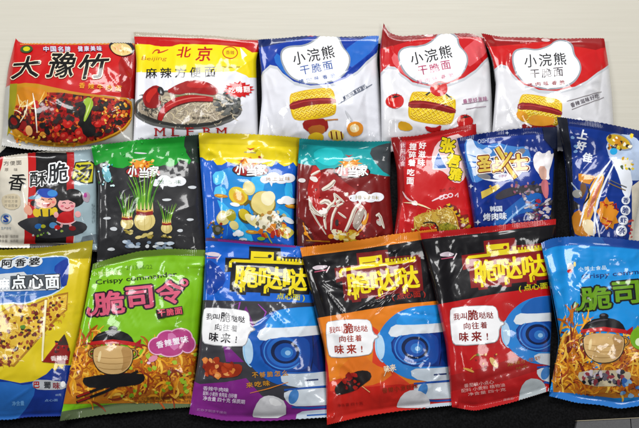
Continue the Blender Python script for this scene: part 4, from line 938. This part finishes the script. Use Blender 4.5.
def commander_green():
    A = commander(0, 0, ('d0607c', '301428', '203010', 'd8ecb0'))
    A.text('2013/06/22', 139, 267, 26, 4, '5c8a1c', 3, .0); A.k -= 0
    B = A
    B.P('product_picture')
    cl = lambda x, y: (y > 352 - (x - 150) * .05 if x > 140 else y > 338 + abs(x - 85) * .25)
    B.poly([(60, 352), (76, 338), (92, 360), (130, 362), (150, 350), (166, 344), (200, 344), (200, 404), (140, 403), (60, 404)], 'c07c1c', 0)
    strand_picture(B, (66, 338, 198, 402), 330, cl)
    specks(B, 30, (110, 350, 196, 396), 2.4, ['98b828', '7ca01c', 'a8c03c'])
    noodle_pot(B, 113, 357, 42)
    B.poly([(84, 376), (142, 372), (146, 379), (138, 385), (92, 389), (82, 383)], '1c1a1c', 1)
    for d in (0, 5): B.line([(76, 402 - d), (104, 392 - d), (138, 376 - d)], 2.6, '1c1a1c'); B.line([(77, 401.4 - d), (90, 396.8 - d)], 1.6, '9c1c1e')
    A.P('flavour_cloud'); 
    for g, mt in ((1.2, 'e8b8d0'), (0, 'b84a88')):
        for x, y, rx, ry in ((158, 346, 9, 8), (168, 340, 11, 9), (180, 337, 11, 8), (187, 344, 7, 8), (170, 349, 12, 7)): A.ell(x, y, rx + g, ry + g, mt)
    A.poly([(166, 334), (174, 332), (180, 346), (172, 352)], 'd080b0', 1); A.text('香辣蟹味', 172, 342, 32, 7, 'ece4ec', 12, .03, gap=1)
    A.ell(153, 358.6, 5, 3, 'd890a8', 24); A.ell(148.6, 363, 2, 1.4, 'e8c0d0')
    A.P('title_lettering').poly([(156, 310), (182, 306), (183, 314), (158, 319)], '301c24'); A.text('干脆面', 170, 312, 24, 7, 'd85a70', 7, .03, gap=.8)
    A.P('small_print')
    for i, tx in enumerate(('配料 小麦粉 棕榈油', '净含量 四十五克')): 
        A.text(tx, 150 + 2 * i, 397.6 + i * 4, 40, 3, '6a3c14', 1, .0); A.text('非油炸' if i else '保质期', 184, 397 + i * 4, 14, 3, '6a3c14', 1, .0)
    A.P('lower_panel_or_shade')
    return A

def commander_blue():
    A = commander(487, -5, ('6c9a1c', '181c18', '123a78', 'c8dce8'), 5)
    A.P('header_panel').poly([(535, 225), (665, 225), (665, 247), (640, 246), (612, 247), (590, 246), (560, 244), (548, 248), (535, 250)], '2868b4'); A.poly([(600, 236), (665, 236), (665, 252), (625, 247), (606, 246)], '1a4ca0', 1)
    A.P('product_picture')
    for p in ([(560, 300), (572, 322), (575, 352), (578, 392)],): pass
    cl = lambda x, y: (x < 592 and y > 322 + abs(x - 572) * .6) or (x > 612 and y > 338 - (x - 612) * .1) or y > 384
    A.poly([(553, 352), (560, 346), (575, 326), (586, 350), (590, 394), (553, 392)], 'b87820', 0); A.poly([(612, 350), (626, 340), (660, 336), (660, 396), (614, 398), (580, 394)], 'b87820', 0)
    strand_picture(A, (554, 322, 660, 396), 300, cl, '7a2a18')
    noodle_pot(A, 604, 345, 43)
    A.poly([(580, 370), (630, 370), (632, 378), (622, 386), (588, 386), (578, 378)], 'c8bca0', 1); specks(A, 60, (584, 371, 624, 384), 2.6, ['1c1c20', '3c3a40', 'c8c0c8', '6a6470', '98404a'])
    specks(A, 14, (618, 380, 650, 396), 3, ['5c8cc0', '3a6cb4', '8ab0d0'])
    A.P('flavour_cloud').ell(642, 338, 12, 12, '7cb028'); A.ell(639, 342, 4, 4, 'd8e8c0')
    A.P('lower_panel_or_shade').poly([(540, 394), (560, 392), (585, 395), (605, 397), (625, 402), (640, 397), (665, 394), (665, 420), (540, 420)], '2a7cc8', 0)
    return A

def crunch(kind, lx, ly, lr, bx, by, br, gx, gy, gr, w=1.0):
    """the three packets with a striped ball: lx,ly logo centre; bx,by bubble centre; gx,gy ball centre"""
    A = Art()
    outl, inkc = {'purple': ('1c1a20', '28242c'), 'orange': ('7a1a1c', 'a04820'), 'red': ('8c1a1c', '8c2024')}[kind]
    c = rotm(lr); g = lambda x, y: np.array([lx, ly]) + c @ np.array([x, y])
    def setup(): pass
    A.P('title_lettering')
    ext = 3.4
    def shape(e, mt, mt2):
        A.poly([g(-40 - e, -8 - e), g(-20, -8.5 - e), g(-20, -20 - e), g(8 + e, -20 - e), g(9 + e, -12.4 - e), g(40 + e, -11.4 - e), g(39 + e, 18 + e), g(-34 - e, 19 + e), g(-34 - e, -1 + e), g(-40 - e, 0 + e)], mt)
    shape(ext, outl, None)
    for x in (-26, -2, 23): A.poly([g(x - 5, 17), g(x + 6, 17), g(x + 5, 25), g(x - 4, 25)], outl)
    Y = 'e6d418'
    A.line([g(-38, -2), g(-38, -7), g(-36.6, -8.6), g(38, -9.6)], 3, Y, 0); A.poly([g(-18, -19), g(5, -19), g(5, -10), g(-18, -10)], Y)
    A.poly([g(8, -15), g(12, -15), g(12, -11), g(8, -11)], Y); A.line([g(-15, -13), g(2, -13.4)], .8, outl); A.ell(*g(1, -15), 2, 1.6, outl, lr)
    for i in range(9): A.poly([g(10 + i * 3.3, -13.4), g(12 + i * 3.3, -13.4), g(12 + i * 3.3, -11), g(10 + i * 3.3, -11)], Y)
    for x in (-26, -2, 23): A.line([g(x, 16), g(x, 22.6)], 2.6, Y); A.line([g(x + 3, 17), g(x + 3, 21)], 1.2, Y)
    for ch, x in (('脆', -21.5), ('哒', 3), ('哒', 27.5)): A.text(ch, *g(x, 6.6), 24.6, 23, Y, lr, .034)
    A.P('subtitle_lettering').text('( 点心面 )' if kind != 'purple' else '点心面 )', *g(24 if kind == 'purple' else 27, 28 if kind == 'red' else 25), 34 if kind != 'purple' else 28, 7.6, 'c8c41e' if kind != 'orange' else 'a82c20', lr, .02)
    # maker mark
    A.P('maker_mark').ell(*g(-58 if kind != 'purple' else -56, -14), 7, 2.4, 'd8ccd4', lr, 14, .2); A.line([g(-64 if kind != 'purple' else -62, -10), g(-50, -10.6)], 1.6, 'c05a78', .4); A.line([g(-52, -8), g(-48, -14)], 1.2, 'e8dce0')
    # striped ball with rings
    A.P('product_picture'); k = gr / 40
    q = lambda x, y: (gx + x * k, gy + y * k)
    A.poly([q(-42, 0), q(-39, -14), q(-30, -27), q(-16, -38), q(4, -44), q(60, -46), q(60, 40), q(0, 40), q(-20, 32), q(-36, 18)], '2c84cc' if kind != 'purple' else '1f62b4', 2)
    A.poly([q(-12, -37), q(0, -43), q(60, -46), q(60, -24), q(20, -22), q(-10, -21), q(-22, -24)], '2a94dc' if kind != 'red' else '2466b0', 1)
    A.poly([q(-24, -23), q(-8, -22), q(24, -24), q(60, -26), q(60, -14), q(20, -11), q(-12, -8), q(-30, -10)], 'd8dee4', 1)
    A.poly([q(-26, -8), q(-8, -10), q(24, -14), q(60, -17), q(60, 24), q(20, 24), q(-8, 24), q(-24, 12)], '123a84', 1)
    A.ell(*q(-38, 2), 5.5 * k, 14 * k, 'b8d4ea', 4); A.ring(*q(-34, 2), 8 * k, 17 * k, 1.2, '98c8ea', 4, 110, 260)
    A.poly([q(-24, -9), q(-4, -12), q(26, -14), q(28, 8), q(24, 23), q(-6, 23), q(-22, 12)], '1c50a0', 2)
    A.ell(*q(0, 3), 18 * k, 15.5 * k, '2a6cbc', -6); A.ell(*q(1, 3), 15 * k, 12.5 * k, '0c2450', -6); A.ell(*q(1.5, 3.4), 11.6 * k, 9.6 * k, '1c56a8'); A.ell(*q(3, 3.6), 6.6 * k, 5.6 * k, '3a80c8'); A.ell(*q(4, 4), 3 * k, 2.6 * k, '9cc4e6')
    A.ring(*q(0, 3), 21 * k, 18 * k, 1.0, '4a94d8', 0, 130, 320)
    A.line([q(30, -14), q(31, 6), q(28, 22)], 1.2, '0a1e48', .3); A.poly([q(32, -14), q(60, -17), q(60, 22), q(29, 23)], '0f2f70', 1)
    A.poly([q(-4, 26), q(20, 26), q(60, 22), q(60, 37), q(22, 42), q(-2, 37)], 'c4ced8', 1); A.line([q(22, 33), q(36, 32)], 1.6, '20386c')
    A.poly([q(0, 44), q(22, 42), q(60, 40), q(60, 58), q(26, 60), q(8, 60), q(0, 52)], 'ccd4dc', 1); A.line([q(0, 43), q(22, 41), q(60, 38)], 2, '1c56a8'); A.line([q(8, 61), q(26, 62), q(60, 60)], 2, '1c56a8'); A.ell(*q(10, 50), 5 * k, 8 * k, '4a86c4', -20)
    A.poly([q(14, 66), q(34, 64), q(60, 63), q(60, 76), q(30, 78), q(12, 76)], 'c0ccd8', 1); A.line([q(24, 70), q(56, 68)], 1.6, '2a5ea8')
    return A, g, q

def speech(A, x, y, rot, ink, s=1.0):
    c = rotm(rot); b = lambda u, v: np.array([x, y]) + c @ np.array([u * s, v * s])
    A.P('speech_bubble').poly([b(-26, -15), b(-22, -20), b(18, -20), b(24, -16), b(25, -4), b(33, 0), b(25, 4), b(24, 16), b(18, 20), b(-20, 21), b(-25, 16)], 'a8a8ac', 1)
    A.poly([b(-25.4, -15), b(-22, -19.4), b(18, -19.4), b(23.4, -16), b(24.4, -3), b(31, 0), b(24.4, 3), b(23.4, 15), b(18, 19.4), b(-20, 20), b(-24.4, 15)], 'f0f0f2', 1)
    A.P('speech_lettering')
    for ch, u, v, w, in (('我', -18.5, -9.6, 7), ('叫', -11, -9.8, 7), ('脆', -1.4, -10.4, 11), ('哒', 8.4, -9.6, 7), ('哒', 16, -9.4, 7), ('向', -8, .6, 7), ('往', .4, .6, 7.4), ('着', 9, .6, 7), ('味', -12, 11.6, 10), ('来', 1, 11.8, 10.6)): A.text(ch, *b(u, v), w * s, w * s, ink, rot, .02 if w < 9 else .03)
    A.text('!', *b(12, 12.4), 1.6 * s, 7 * s, ink, rot, .02)

def crunch_purple():
    A, g, q = crunch('purple', 268, 271, -3, 228, 326, -4, 284, 349, 38)
    H = Art(); H.P('header_panel').poly([(190, 234), (330, 240), (330, 303), (205, 300), (190, 300)], '1668c8'); H.poly([(205, 256), (224, 270), (226, 284), (212, 296), (204, 292)], '1246a0', 1); H.poly([(195, 236), (330, 243), (330, 248.6), (195, 240.5)], '5a3c62'); H.line([(218, 240.5), (250, 243.5), (296, 247)], 2.4, '8c2c88', .3)
    H.P('lower_panel_or_shade').poly([(236, 326), (246, 306), (256, 330), (250, 334)], '7c2a84', 0); H.poly([(222, 340), (232, 350), (244, 362), (226, 362)], '7c2a84', 0); H.poly([(185, 378), (200, 384), (226, 382), (246, 378), (262, 396), (280, 400), (335, 404), (335, 425), (185, 425)], '842a88', 0)
    for p in ([(232, 306), (240, 302), (236, 320)], [(258, 304), (266, 312), (262, 322)]): H.line(p, 1.6, 'a04cb0', .6)
    H.items += [(a, k + H.k, m, t) for a, k, m, t in A.items]; H.k += A.k
    speech(H, 226, 327, -5, '28242c', .94)
    H.P('food_picture').poly([(202, 362), (208, 358), (220, 362), (230, 364), (242, 364), (242, 372), (236, 377), (220, 378), (206, 374)], '9a3418', 1); specks(H, 26, (204, 360, 240, 376), 3.2, ['c8682c', 'b84820', 'd88840', '8a2814', 'e0a060', 'a83c18'])
    H.P('hand_block').poly([(252, 414), (258, 400), (266, 395), (276, 396), (286, 402), (286, 418), (254, 418)], 'd0d0d4', 1); H.poly([(268, 398), (276, 398), (284, 405), (272, 406)], 'e8e8ea', 1)
    H.P('slogan_lettering').text('不够脆怎么', 270, 374, 36, 5.6, 'c8902c', 4, .02, gap=1.6); H.text('来吃味', 258, 384, 24, 5.6, 'c8902c', 6, .02, gap=1.6); H.line([(250, 393), (270, 388), (288, 382)], 1, 'd88a30', .5)
    H.P('small_print')
    for i, tx in enumerate(('香辣牛肉味', '配料 小麦粉 食用盐 白砂糖', '净含量 四十克 保质期')): H.text(tx, 216 + i * 4, 389 + i * 5.4, 26 + i * 8, 4.4, 'd8c4dc', -5, .02)
    H.text('贮存于阴凉干燥处', 212, 411, 30, 2.6, 'b888bc', -6, .0)
    return H

def crunch_orange():
    A, g, q = crunch('orange', 379, 274, 7, 0, 0, 0, 414, 345, 36)
    H = Art(); H.P('header_panel').poly([(290, 258), (302, 256.5), (360, 249.5), (420, 240), (446, 236), (446, 300), (400, 304), (305, 320), (290, 318)], '17151a'); 
    H.P('lower_panel_or_shade').poly([(366, 322), (378, 330), (384, 350), (386, 366), (410, 384), (450, 380), (465, 430), (300, 430), (322, 384), (348, 376), (372, 366), (374, 340)], 'd8482c', 0); H.poly([(310, 312), (316, 318), (328, 366), (334, 430), (310, 430)], 'c02c20', 0)
    H.poly([(336, 372), (352, 356), (362, 350), (372, 364), (396, 372), (380, 384), (350, 388)], 'dc7a26', 1); H.poly([(322, 392), (356, 388), (400, 384), (460, 392), (460, 430), (322, 430)], 'c4281e', 0)
    H.items += [(a, k + H.k, m, t) for a, k, m, t in A.items]; H.k += A.k
    speech(H, 350, 338, 3, 'a83a28', .93)
    H.P('food_picture').poly([(334, 388), (340, 382), (350, 374), (360, 370), (370, 371), (372, 378), (364, 384), (356, 390), (344, 394), (336, 395)], '282020', 1); specks(H, 14, (344, 374, 362, 388), 2.4, ['8e1c1c', '401a18', 'a82820']); H.line([(362, 386), (370, 392)], 1.8, 'e0c088', .6)
    H.P('hand_block').poly([(396, 406), (402, 394), (412, 389), (424, 392), (430, 400), (430, 408), (398, 408)], 'd0d0d4', 1)
    H.P('slogan_lettering').text('香辣小龙虾味', 400, 388, 36, 5, '9a3a1c', 8, .02, gap=.8); H.text('味来', 390, 368, 12, 7, 'ead8c0', 10, .03)
    H.line([(384, 376), (388, 366), (393, 372)], 1.4, 'e8dcc8', .4)
    H.P('small_print').text('净含量 四十克', 350, 404, 26, 3, '9a2018', 6, .0)
    return H

def crunch_red():
    A, g, q = crunch('red', 506, 262, 6, 0, 0, 0, 537, 332, 33)
    H = Art(); H.P('header_panel').poly([(410, 240.5), (424, 239), (480, 233.5), (560, 224), (562, 284), (500, 293), (440, 304), (420, 308)], '17151a')
    H.P('lower_panel_or_shade').poly([(440, 378), (490, 366), (530, 352), (548, 360), (552, 366), (500, 382), (446, 392)], 'a81c1e', 0)  # darker slanting strip: fold shading painted into the red
    H.items += [(a, k + H.k, m, t) for a, k, m, t in A.items]; H.k += A.k
    speech(H, 475, 325, 3, '8c2420', .97)
    H.P('food_picture').line([(463, 368), (470, 370), (474, 372)], 2.6, 'd0a050', .7, 1); H.line([(470, 360), (476, 354), (484, 355)], 1.4, 'c88a30', .7, 1); H.poly([(489, 357), (494, 358), (499, 366), (496, 368), (491, 364)], 'd8b878', 1); H.ell(478, 354.6, 1.8, 1.2, '6a7a20'); specks(H, 8, (464, 354, 500, 370), 1.2, ['d8a858', '8c1a1a', 'e0c080'])
    H.P('hand_block').poly([(518, 402), (520, 388), (528, 378), (540, 379), (546, 386), (546, 398), (520, 402)], 'b4bcc0', 1)
    H.P('slogan_lettering').text('麻辣小龙虾', 524, 361, 34, 4, 'b8742c', 12, .02, gap=.8); H.text('味来', 522, 367, 12, 3, 'a8602c', 12, .02)
    H.P('small_print'); 
    for i, (tx, w) in enumerate((('番茄味小点心', 30), ('配料 小麦粉 植物油', 44), ('净含量 四十克', 38))): H.text(tx, 479 + i * 4, 383.6 + i * 5 - i * 1.0, w, 4 - i * .4, 'e6b4b0', 8, .02)
    H.text('保质期', 508, 399, 10, 2.6, 'd8a0a0', 8, .0); H.text('八个月', 520, 402, 8, 2.4, 'd8a0a0', 8, .0)
    return H

# ================================================================== the packets
PK = []
def mk(*a, **k):
    PK.append(packet(*a, folds=FOLDS[len(PK)], **k)); return PK[-1]
mk('noodle_packet', 'red noodle packet with black brush lettering above a beef stew picture',
   [(15.5, 38), (19, 43.5), (60, 43.8), (137, 44)], [(137, 44), (136, 80), (135, 120), (134, 149)], [(2, 146), (30, 150), (70, 152), (134, 149)], [(15.5, 38), (8, 68), (4, 100), (2, 146)],
   'bdbcb8', red_noodles(), T=.023, seal=(.035, .05), sealcol=('b81c1e', 'bdbcb8'), seed=1, crumple=.9)
mk('noodle_packet', 'white and yellow noodle packet with printed red chillies over a bowl of noodles',
   [(133.5, 32), (170, 34), (215, 36.5), (263, 40)], [(263, 40), (256, 58), (257, 100), (259, 152)], [(133, 150), (259, 152)], [(133.5, 32), (136.5, 60), (135, 100), (133, 150)],
   'e4e5ec', white_spicy(), T=.024, seal=(.04, .05), sealcol=('b0a898', 'e4e5ec'), seed=2, crumple=.85)
G1 = 'white raccoon brand noodle packets in the top row'
G1 = 'white noodle packets with a cloud shaped badge in the top row'
mk('noodle_packet', 'white noodle packet with a dark blue header band, beside the red chilli noodle packet',
   [(258, 40), (285, 38), (305, 36.5), (340, 37), (379, 35.5)], [(379, 35.5), (377, 60), (381, 100), (387, 152)], [(257, 152), (387, 152)], [(258, 40), (261, 70), (262, 100), (257, 152)],
   'dedfe6', raccoon_blue(), T=.024, seal=(.05, .05), sealcol=('0e2f78', 'dedfe6'), seed=3, crumple=1.0, group=G1)
mk('noodle_packet', 'white noodle packet with a red header and printed tomatoes',
   [(383.5, 23), (388, 33), (400, 37), (430, 35), (470, 33.5), (484, 39)], [(484, 39), (490, 65), (492, 100), (493, 150)], [(382, 152), (493, 150)], [(383.5, 23), (379.5, 50), (381, 100), (382, 152)],
   'e2e2e6', raccoon_tomato(), T=.024, seal=(.05, .05), sealcol=('941a1e', 'e2e2e6'), seed=4, crumple=1.1, group=G1)
mk('noodle_packet', 'white noodle packet with a red header and no tomatoes, ending the top row',
   [(481.5, 33), (500, 37), (540, 38.5), (604, 38.5)], [(604, 38.5), (608, 60), (612, 95), (615, 150)], [(491, 152), (615, 150)], [(481.5, 33), (492, 58), (496, 85), (491, 152)],
   'dcdce0', raccoon_orange(), T=.024, seal=(.05, .05), sealcol=('a41a1c', 'dcdce0'), seed=5, crumple=1.0, group=G1)

mk('snack_packet', 'cream and grey snack packet with two red stripes and a black centre',
   [(-4, 158), (20, 154), (60, 151), (99, 149)], [(99, 149), (97, 190), (98, 252)], [(-6, 248), (50, 247), (98, 250)], [(-4, 158), (-3, 200), (-6, 248)],
   'c8c4b8', cream_crisp(), T=.017, seal=(.04, .045), sealcol=('b8b4a8', '504e4c'), seed=6, crumple=.7)
G2 = 'small snack packets with an oval red emblem and speech cloud'
mk('snack_packet', 'charcoal snack packet with a green wavy top and printed spring onions',
   [(91, 146), (130, 141), (170, 138), (199, 135)], [(199, 135), (201, 175), (204, 215), (207, 266)], [(97, 268), (207, 266)], [(91, 146), (98, 185), (97, 230), (97, 268)],
   '333336', onion_black(), T=.019, seal=(.05, .05), sealcol=('1f8a34', '333336'), seed=7, crumple=.9, group=G2)
mk('snack_packet', 'blue snack packet with a yellow wavy top and printed potatoes',
   [(198.5, 133), (230, 133.5), (260, 135), (301, 138)], [(301, 138), (297, 180), (294, 215), (294, 258)], [(206, 254), (294, 258)], [(198.5, 133), (201, 175), (204, 215), (206, 254)],
   '1a64c4', potato_blue(), T=.019, seal=(.05, .05), sealcol=('d8c41c', '1c5cba'), seed=8, crumple=.9, group=G2)
mk('snack_packet', 'dark red snack packet with a teal wavy top and white splashes',
   [(299.5, 139), (330, 141), (360, 142), (391, 141)], [(391, 141), (390, 185), (392, 215), (396, 256)], [(298, 260), (396, 256)], [(299.5, 139), (297, 175), (296, 215), (298, 260)],
   '7a1a1a', teal_red(), T=.019, seal=(.05, .05), sealcol=('168e92', '7a1a1a'), seed=9, crumple=1.0, group=G2)
mk('snack_packet', 'bright red snack packet with yellow vertical lettering and a printed noodle slab',
   [(391, 137.5), (415, 136), (440, 131), (476, 124)], [(476, 124), (478, 180), (484, 248)], [(392, 252), (484, 248)], [(391, 137.5), (397, 170), (398, 205), (392, 252)],
   'c21e22', red_noodle_snack(), T=.019, seal=(.045, .05), sealcol=('b81c1e', 'c21e22'), seed=10, crumple=.75)
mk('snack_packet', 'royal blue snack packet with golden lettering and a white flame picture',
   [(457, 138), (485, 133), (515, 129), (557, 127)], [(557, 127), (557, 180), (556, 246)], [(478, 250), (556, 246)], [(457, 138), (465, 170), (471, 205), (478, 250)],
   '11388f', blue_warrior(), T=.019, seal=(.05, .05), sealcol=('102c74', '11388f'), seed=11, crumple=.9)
mk('snack_packet', 'navy blue snack packet with white lettered discs and an orange starburst',
   [(557, 117), (590, 121), (620, 127), (648, 133)], [(648, 133), (643, 180), (634, 225), (632, 258)], [(572, 262), (632, 258)], [(557, 117), (566, 165), (570, 215), (572, 262)],
   '123a8c', blue_burger(), T=.019, seal=(.05, .05), sealcol=('102c70', '123a8c'), seed=12, crumple=1.0)

mk('snack_packet', 'yellow and blue snack packet with a printed speckled biscuit, cut off at the left',
   [(-44, 250), (0, 250), (40, 248), (76, 243), (93, 240)], [(93, 240), (88, 290), (78, 350), (70, 416)], [(-44, 419), (10, 420), (28, 417), (70, 416)], [(-44, 250), (-42, 330), (-44, 419)],
   'd6c222', yellow_biscuit(), T=.021, seal=(.035, .02), sealcol=('948a22', '14398e'), seed=13, crumple=.7)
G3 = 'tall packets with curly outlined title and golden fried strands'
mk('snack_packet', 'lime green snack packet with pink outlined title and a pink flavour cloud',
   [(93, 264), (115, 257), (140, 251), (170, 249), (206, 250)], [(206, 250), (203, 300), (197, 355), (191, 407)], [(60, 421), (100, 415), (150, 410), (191, 407)], [(93, 264), (83, 315), (70, 370), (60, 421)],
   '82bc1a', commander_green(), T=.022, seal=(.045, .055), sealcol=('6e8c34', '5f6e4c'), seed=14, crumple=.8, group=G3)
G4 = 'tall packets with yellow block title, white speech bubble and blue striped ball'
mk('snack_packet', 'grey and purple snack packet with a blue header and yellow block title',
   [(206, 238), (250, 241), (305, 247)], [(305, 247), (316, 300), (324, 360), (333, 417)], [(189, 414), (225, 421), (270, 421), (333, 417)], [(206, 238), (203, 300), (198, 360), (189, 414)],
   '434248', crunch_purple(), T=.022, seal=(.04, .03), sealcol=('5c3a60', '8a2c8c'), seed=15, crumple=.9, group=G4)
mk('snack_packet', 'orange snack packet with a black header and an orange top strip',
   [(300, 247.5), (350, 242), (395, 234), (437, 229)], [(437, 229), (440, 290), (449, 345), (456, 405)], [(327, 425), (360, 417), (400, 411), (456, 405)], [(300, 247.5), (310, 290), (325, 350), (327, 425)],
   'de8524', crunch_orange(), T=.022, seal=(.05, .03), sealcol=('e08a28', 'c4281e'), seed=16, crumple=1.1, group=G4)
mk('snack_packet', 'red snack packet with a black header and a narrow red top strip',
   [(420, 233), (455, 230), (500, 225), (556, 219)], [(556, 219), (553, 290), (550, 350), (549, 391)], [(452, 407), (475, 411), (510, 403), (549, 391)], [(420, 233), (433, 285), (446, 345), (452, 407)],
   'bc1c20', crunch_red(), T=.022, seal=(.035, .03), sealcol=('c01c20', 'bc1c20'), seed=17, crumple=.7, group=G4)
mk('snack_packet', 'sky blue snack packet with green title, cut off at the right',
   [(541, 243), (552, 238), (575, 236), (610, 238), (665, 244)], [(665, 244), (668, 320), (664, 402)], [(549, 396), (576, 403), (600, 405), (619, 409), (664, 402)], [(541, 243), (550, 285), (560, 340), (549, 396)],
   '1c90d4', commander_blue(), T=.023, seal=(.05, .04), sealcol=('2868b4', '2272bc'), seed=18, crumple=1.1, group=G3)

# ================================================================== what they lie on
def plane_poly(name, pts, z0, z1, mat, wave=0.0, sub=1):
    P = unproj(np.array(pts, float), z1); bm = bmesh.new()
    top = [bm.verts.new((*p, z1)) for p in P]; bot = [bm.verts.new((*p, z0)) for p in P]
    bm.faces.new(top); bm.faces.new(bot[::-1]); n = len(P)
    for i in range(n): bm.faces.new((top[i], bot[i], bot[(i + 1) % n], top[(i + 1) % n]))
    bmesh.ops.recalc_face_normals(bm, faces=bm.faces)
    me = bpy.data.meshes.new(name); bm.to_mesh(me); bm.free(); me.materials.append(mat)
    o = bpy.data.objects.new(name, me); COL.objects.link(o); return o

def table_material():
    m, nt, b = nodes("pale_wood"); N = nt.nodes.new; L = nt.links.new
    g = N('ShaderNodeNewGeometry'); mp = N('ShaderNodeMapping'); mp.inputs['Scale'].default_value = (10, 420, 1); mp.inputs['Rotation'].default_value = (0, 0, .03); L(g.outputs['Position'], mp.inputs['Vector'])
    n = N('ShaderNodeTexNoise'); n.inputs['Scale'].default_value = 1; n.inputs['Detail'].default_value = 6; n.inputs['Roughness'].default_value = .65; n.inputs['Distortion'].default_value = .4; L(mp.outputs['Vector'], n.inputs['Vector'])
    r = N('ShaderNodeValToRGB'); e = r.color_ramp.elements; e[0].position = .3; e[0].color = lin('bbb8ac'); e[1].position = .7; e[1].color = lin('c9c6bb'); L(n.outputs['Fac'], r.inputs[0])
    n2 = N('ShaderNodeTexNoise'); n2.inputs['Scale'].default_value = 7; L(g.outputs['Position'], n2.inputs['Vector'])
    mx = N('ShaderNodeMix'); mx.data_type = 'RGBA'; mx.inputs['B'].default_value = lin('c4c0b4'); L(n2.outputs['Fac'], mx.inputs['Factor']); L(r.outputs['Color'], mx.inputs['A'])
    L(mx.outputs['Result'], b.inputs['Base Color']); b.inputs['Roughness'].default_value = .55
    bp = N('ShaderNodeBump'); bp.inputs['Strength'].default_value = .15; bp.inputs['Distance'].default_value = .0004; L(n.outputs['Fac'], bp.inputs['Height']); L(bp.outputs['Normal'], b.inputs['Normal'])
    return m
def cloth_material():
    m, nt, b = nodes("black_cloth"); N = nt.nodes.new; L = nt.links.new
    g = N('ShaderNodeNewGeometry'); w1 = N('ShaderNodeTexWave'); w1.inputs['Scale'].default_value = 380; w1.inputs['Distortion'].default_value = 1; L(g.outputs['Position'], w1.inputs['Vector'])
    n = N('ShaderNodeTexNoise'); n.inputs['Scale'].default_value = 600; L(g.outputs['Position'], n.inputs['Vector'])
    r = N('ShaderNodeValToRGB'); e = r.color_ramp.elements; e[0].color = lin('0a0a0b'); e[1].color = lin('1e1e20'); e[0].position = .35; e[1].position = .75; L(n.outputs['Fac'], r.inputs[0]); L(r.outputs['Color'], b.inputs['Base Color'])
    b.inputs['Roughness'].default_value = .9; b.inputs['Specular IOR Level'].default_value = .1
    bp = N('ShaderNodeBump'); bp.inputs['Strength'].default_value = .4; bp.inputs['Distance'].default_value = .0004; L(n.outputs['Fac'], bp.inputs['Height']); L(bp.outputs['Normal'], b.inputs['Normal'])
    return m
def slab_material():
    m, nt, b = nodes("grey_slab"); N = nt.nodes.new; L = nt.links.new
    g = N('ShaderNodeNewGeometry'); n = N('ShaderNodeTexNoise'); n.inputs['Scale'].default_value = 900; n.inputs['Detail'].default_value = 4; L(g.outputs['Position'], n.inputs['Vector'])
    r = N('ShaderNodeValToRGB'); e = r.color_ramp.elements; e[0].color = lin('4c4c4e'); e[1].color = lin('68686a'); L(n.outputs['Fac'], r.inputs[0]); L(r.outputs['Color'], b.inputs['Base Color']); b.inputs['Roughness'].default_value = .6
    return m

# table top
bm = bmesh.new(); bmesh.ops.create_grid(bm, x_segments=2, y_segments=2, size=1.0)
me = bpy.data.meshes.new('table_top'); bm.to_mesh(me); bm.free(); me.materials.append(table_material())
o = bpy.data.objects.new('table_top', me); COL.objects.link(o); o['kind'] = 'structure'
# black cloth
cl = plane_poly('cloth', [(32, 50), (60, 50), (135, 46), (260, 44.5), (380, 43.5), (486, 42.5), (604, 46), (607, 70), (611, 110), (618, 180), (628, 300), (646, 420), (670, 520), (-60, 520), (-40, 300), (-12, 164), (14, 140)], .0004, CLOTH, cloth_material())
cl['label'] = 'flat black cloth spread under the packets on the pale table'; cl['category'] = 'cloth'
# grey slab at the corner
root = bpy.data.objects.new('grey_board', None); COL.objects.link(root); p = unproj(np.array([607., 425]), .0)
root.location = (p[0], p[1], CLOTH); root['label'] = 'flat grey board with a pale edge lying on the black cloth'; root['category'] = 'board'
off = Vector(root.location)
for nm, pts, z0, z1, mt in (('board_panel', [(577.5, 421), (630, 418.5), (634, 470), (566, 470)], CLOTH + .0004, CLOTH + .005, slab_material()),
                            ('board_panel', [(631, 418.4), (660, 417), (664, 470), (635, 470)], CLOTH + .0004, CLOTH + .005, slab_material()),
                            ('edge_strip', [(577, 420.6), (660, 416.4), (660, 417.0), (577, 421.2)], CLOTH + .0004, CLOTH + .0056, film('a89e88'))):
    b_ = plane_poly(nm, pts, z0, z1, mt); b_.parent = root; b_.data.transform(Matrix.Translation(-off))

# ================================================================== light
w = bpy.data.worlds.new("World"); S.world = w; w.use_nodes = True
w.node_tree.nodes['Background'].inputs['Color'].default_value = (.93, .97, 1, 1); w.node_tree.nodes['Background'].inputs['Strength'].default_value = WORLD
def area(name, loc, tgt, sx, sy, power, col=(1, 1, 1)):
    d = bpy.data.lights.new(name, 'AREA'); d.shape = 'RECTANGLE'; d.size = sx; d.size_y = sy; d.energy = power; d.color = col
    o = bpy.data.objects.new(name, d); COL.objects.link(o); o.location = loc
    o.rotation_euler = (Vector(tgt) - Vector(loc)).to_track_quat('-Z', 'Y').to_euler()
for a in LAMPS: area(*a)
S.view_settings.view_transform = 'Standard'; S.view_settings.look = 'None'; S.view_settings.exposure = 0; S.view_settings.gamma = 1
S.cycles.use_denoising = True
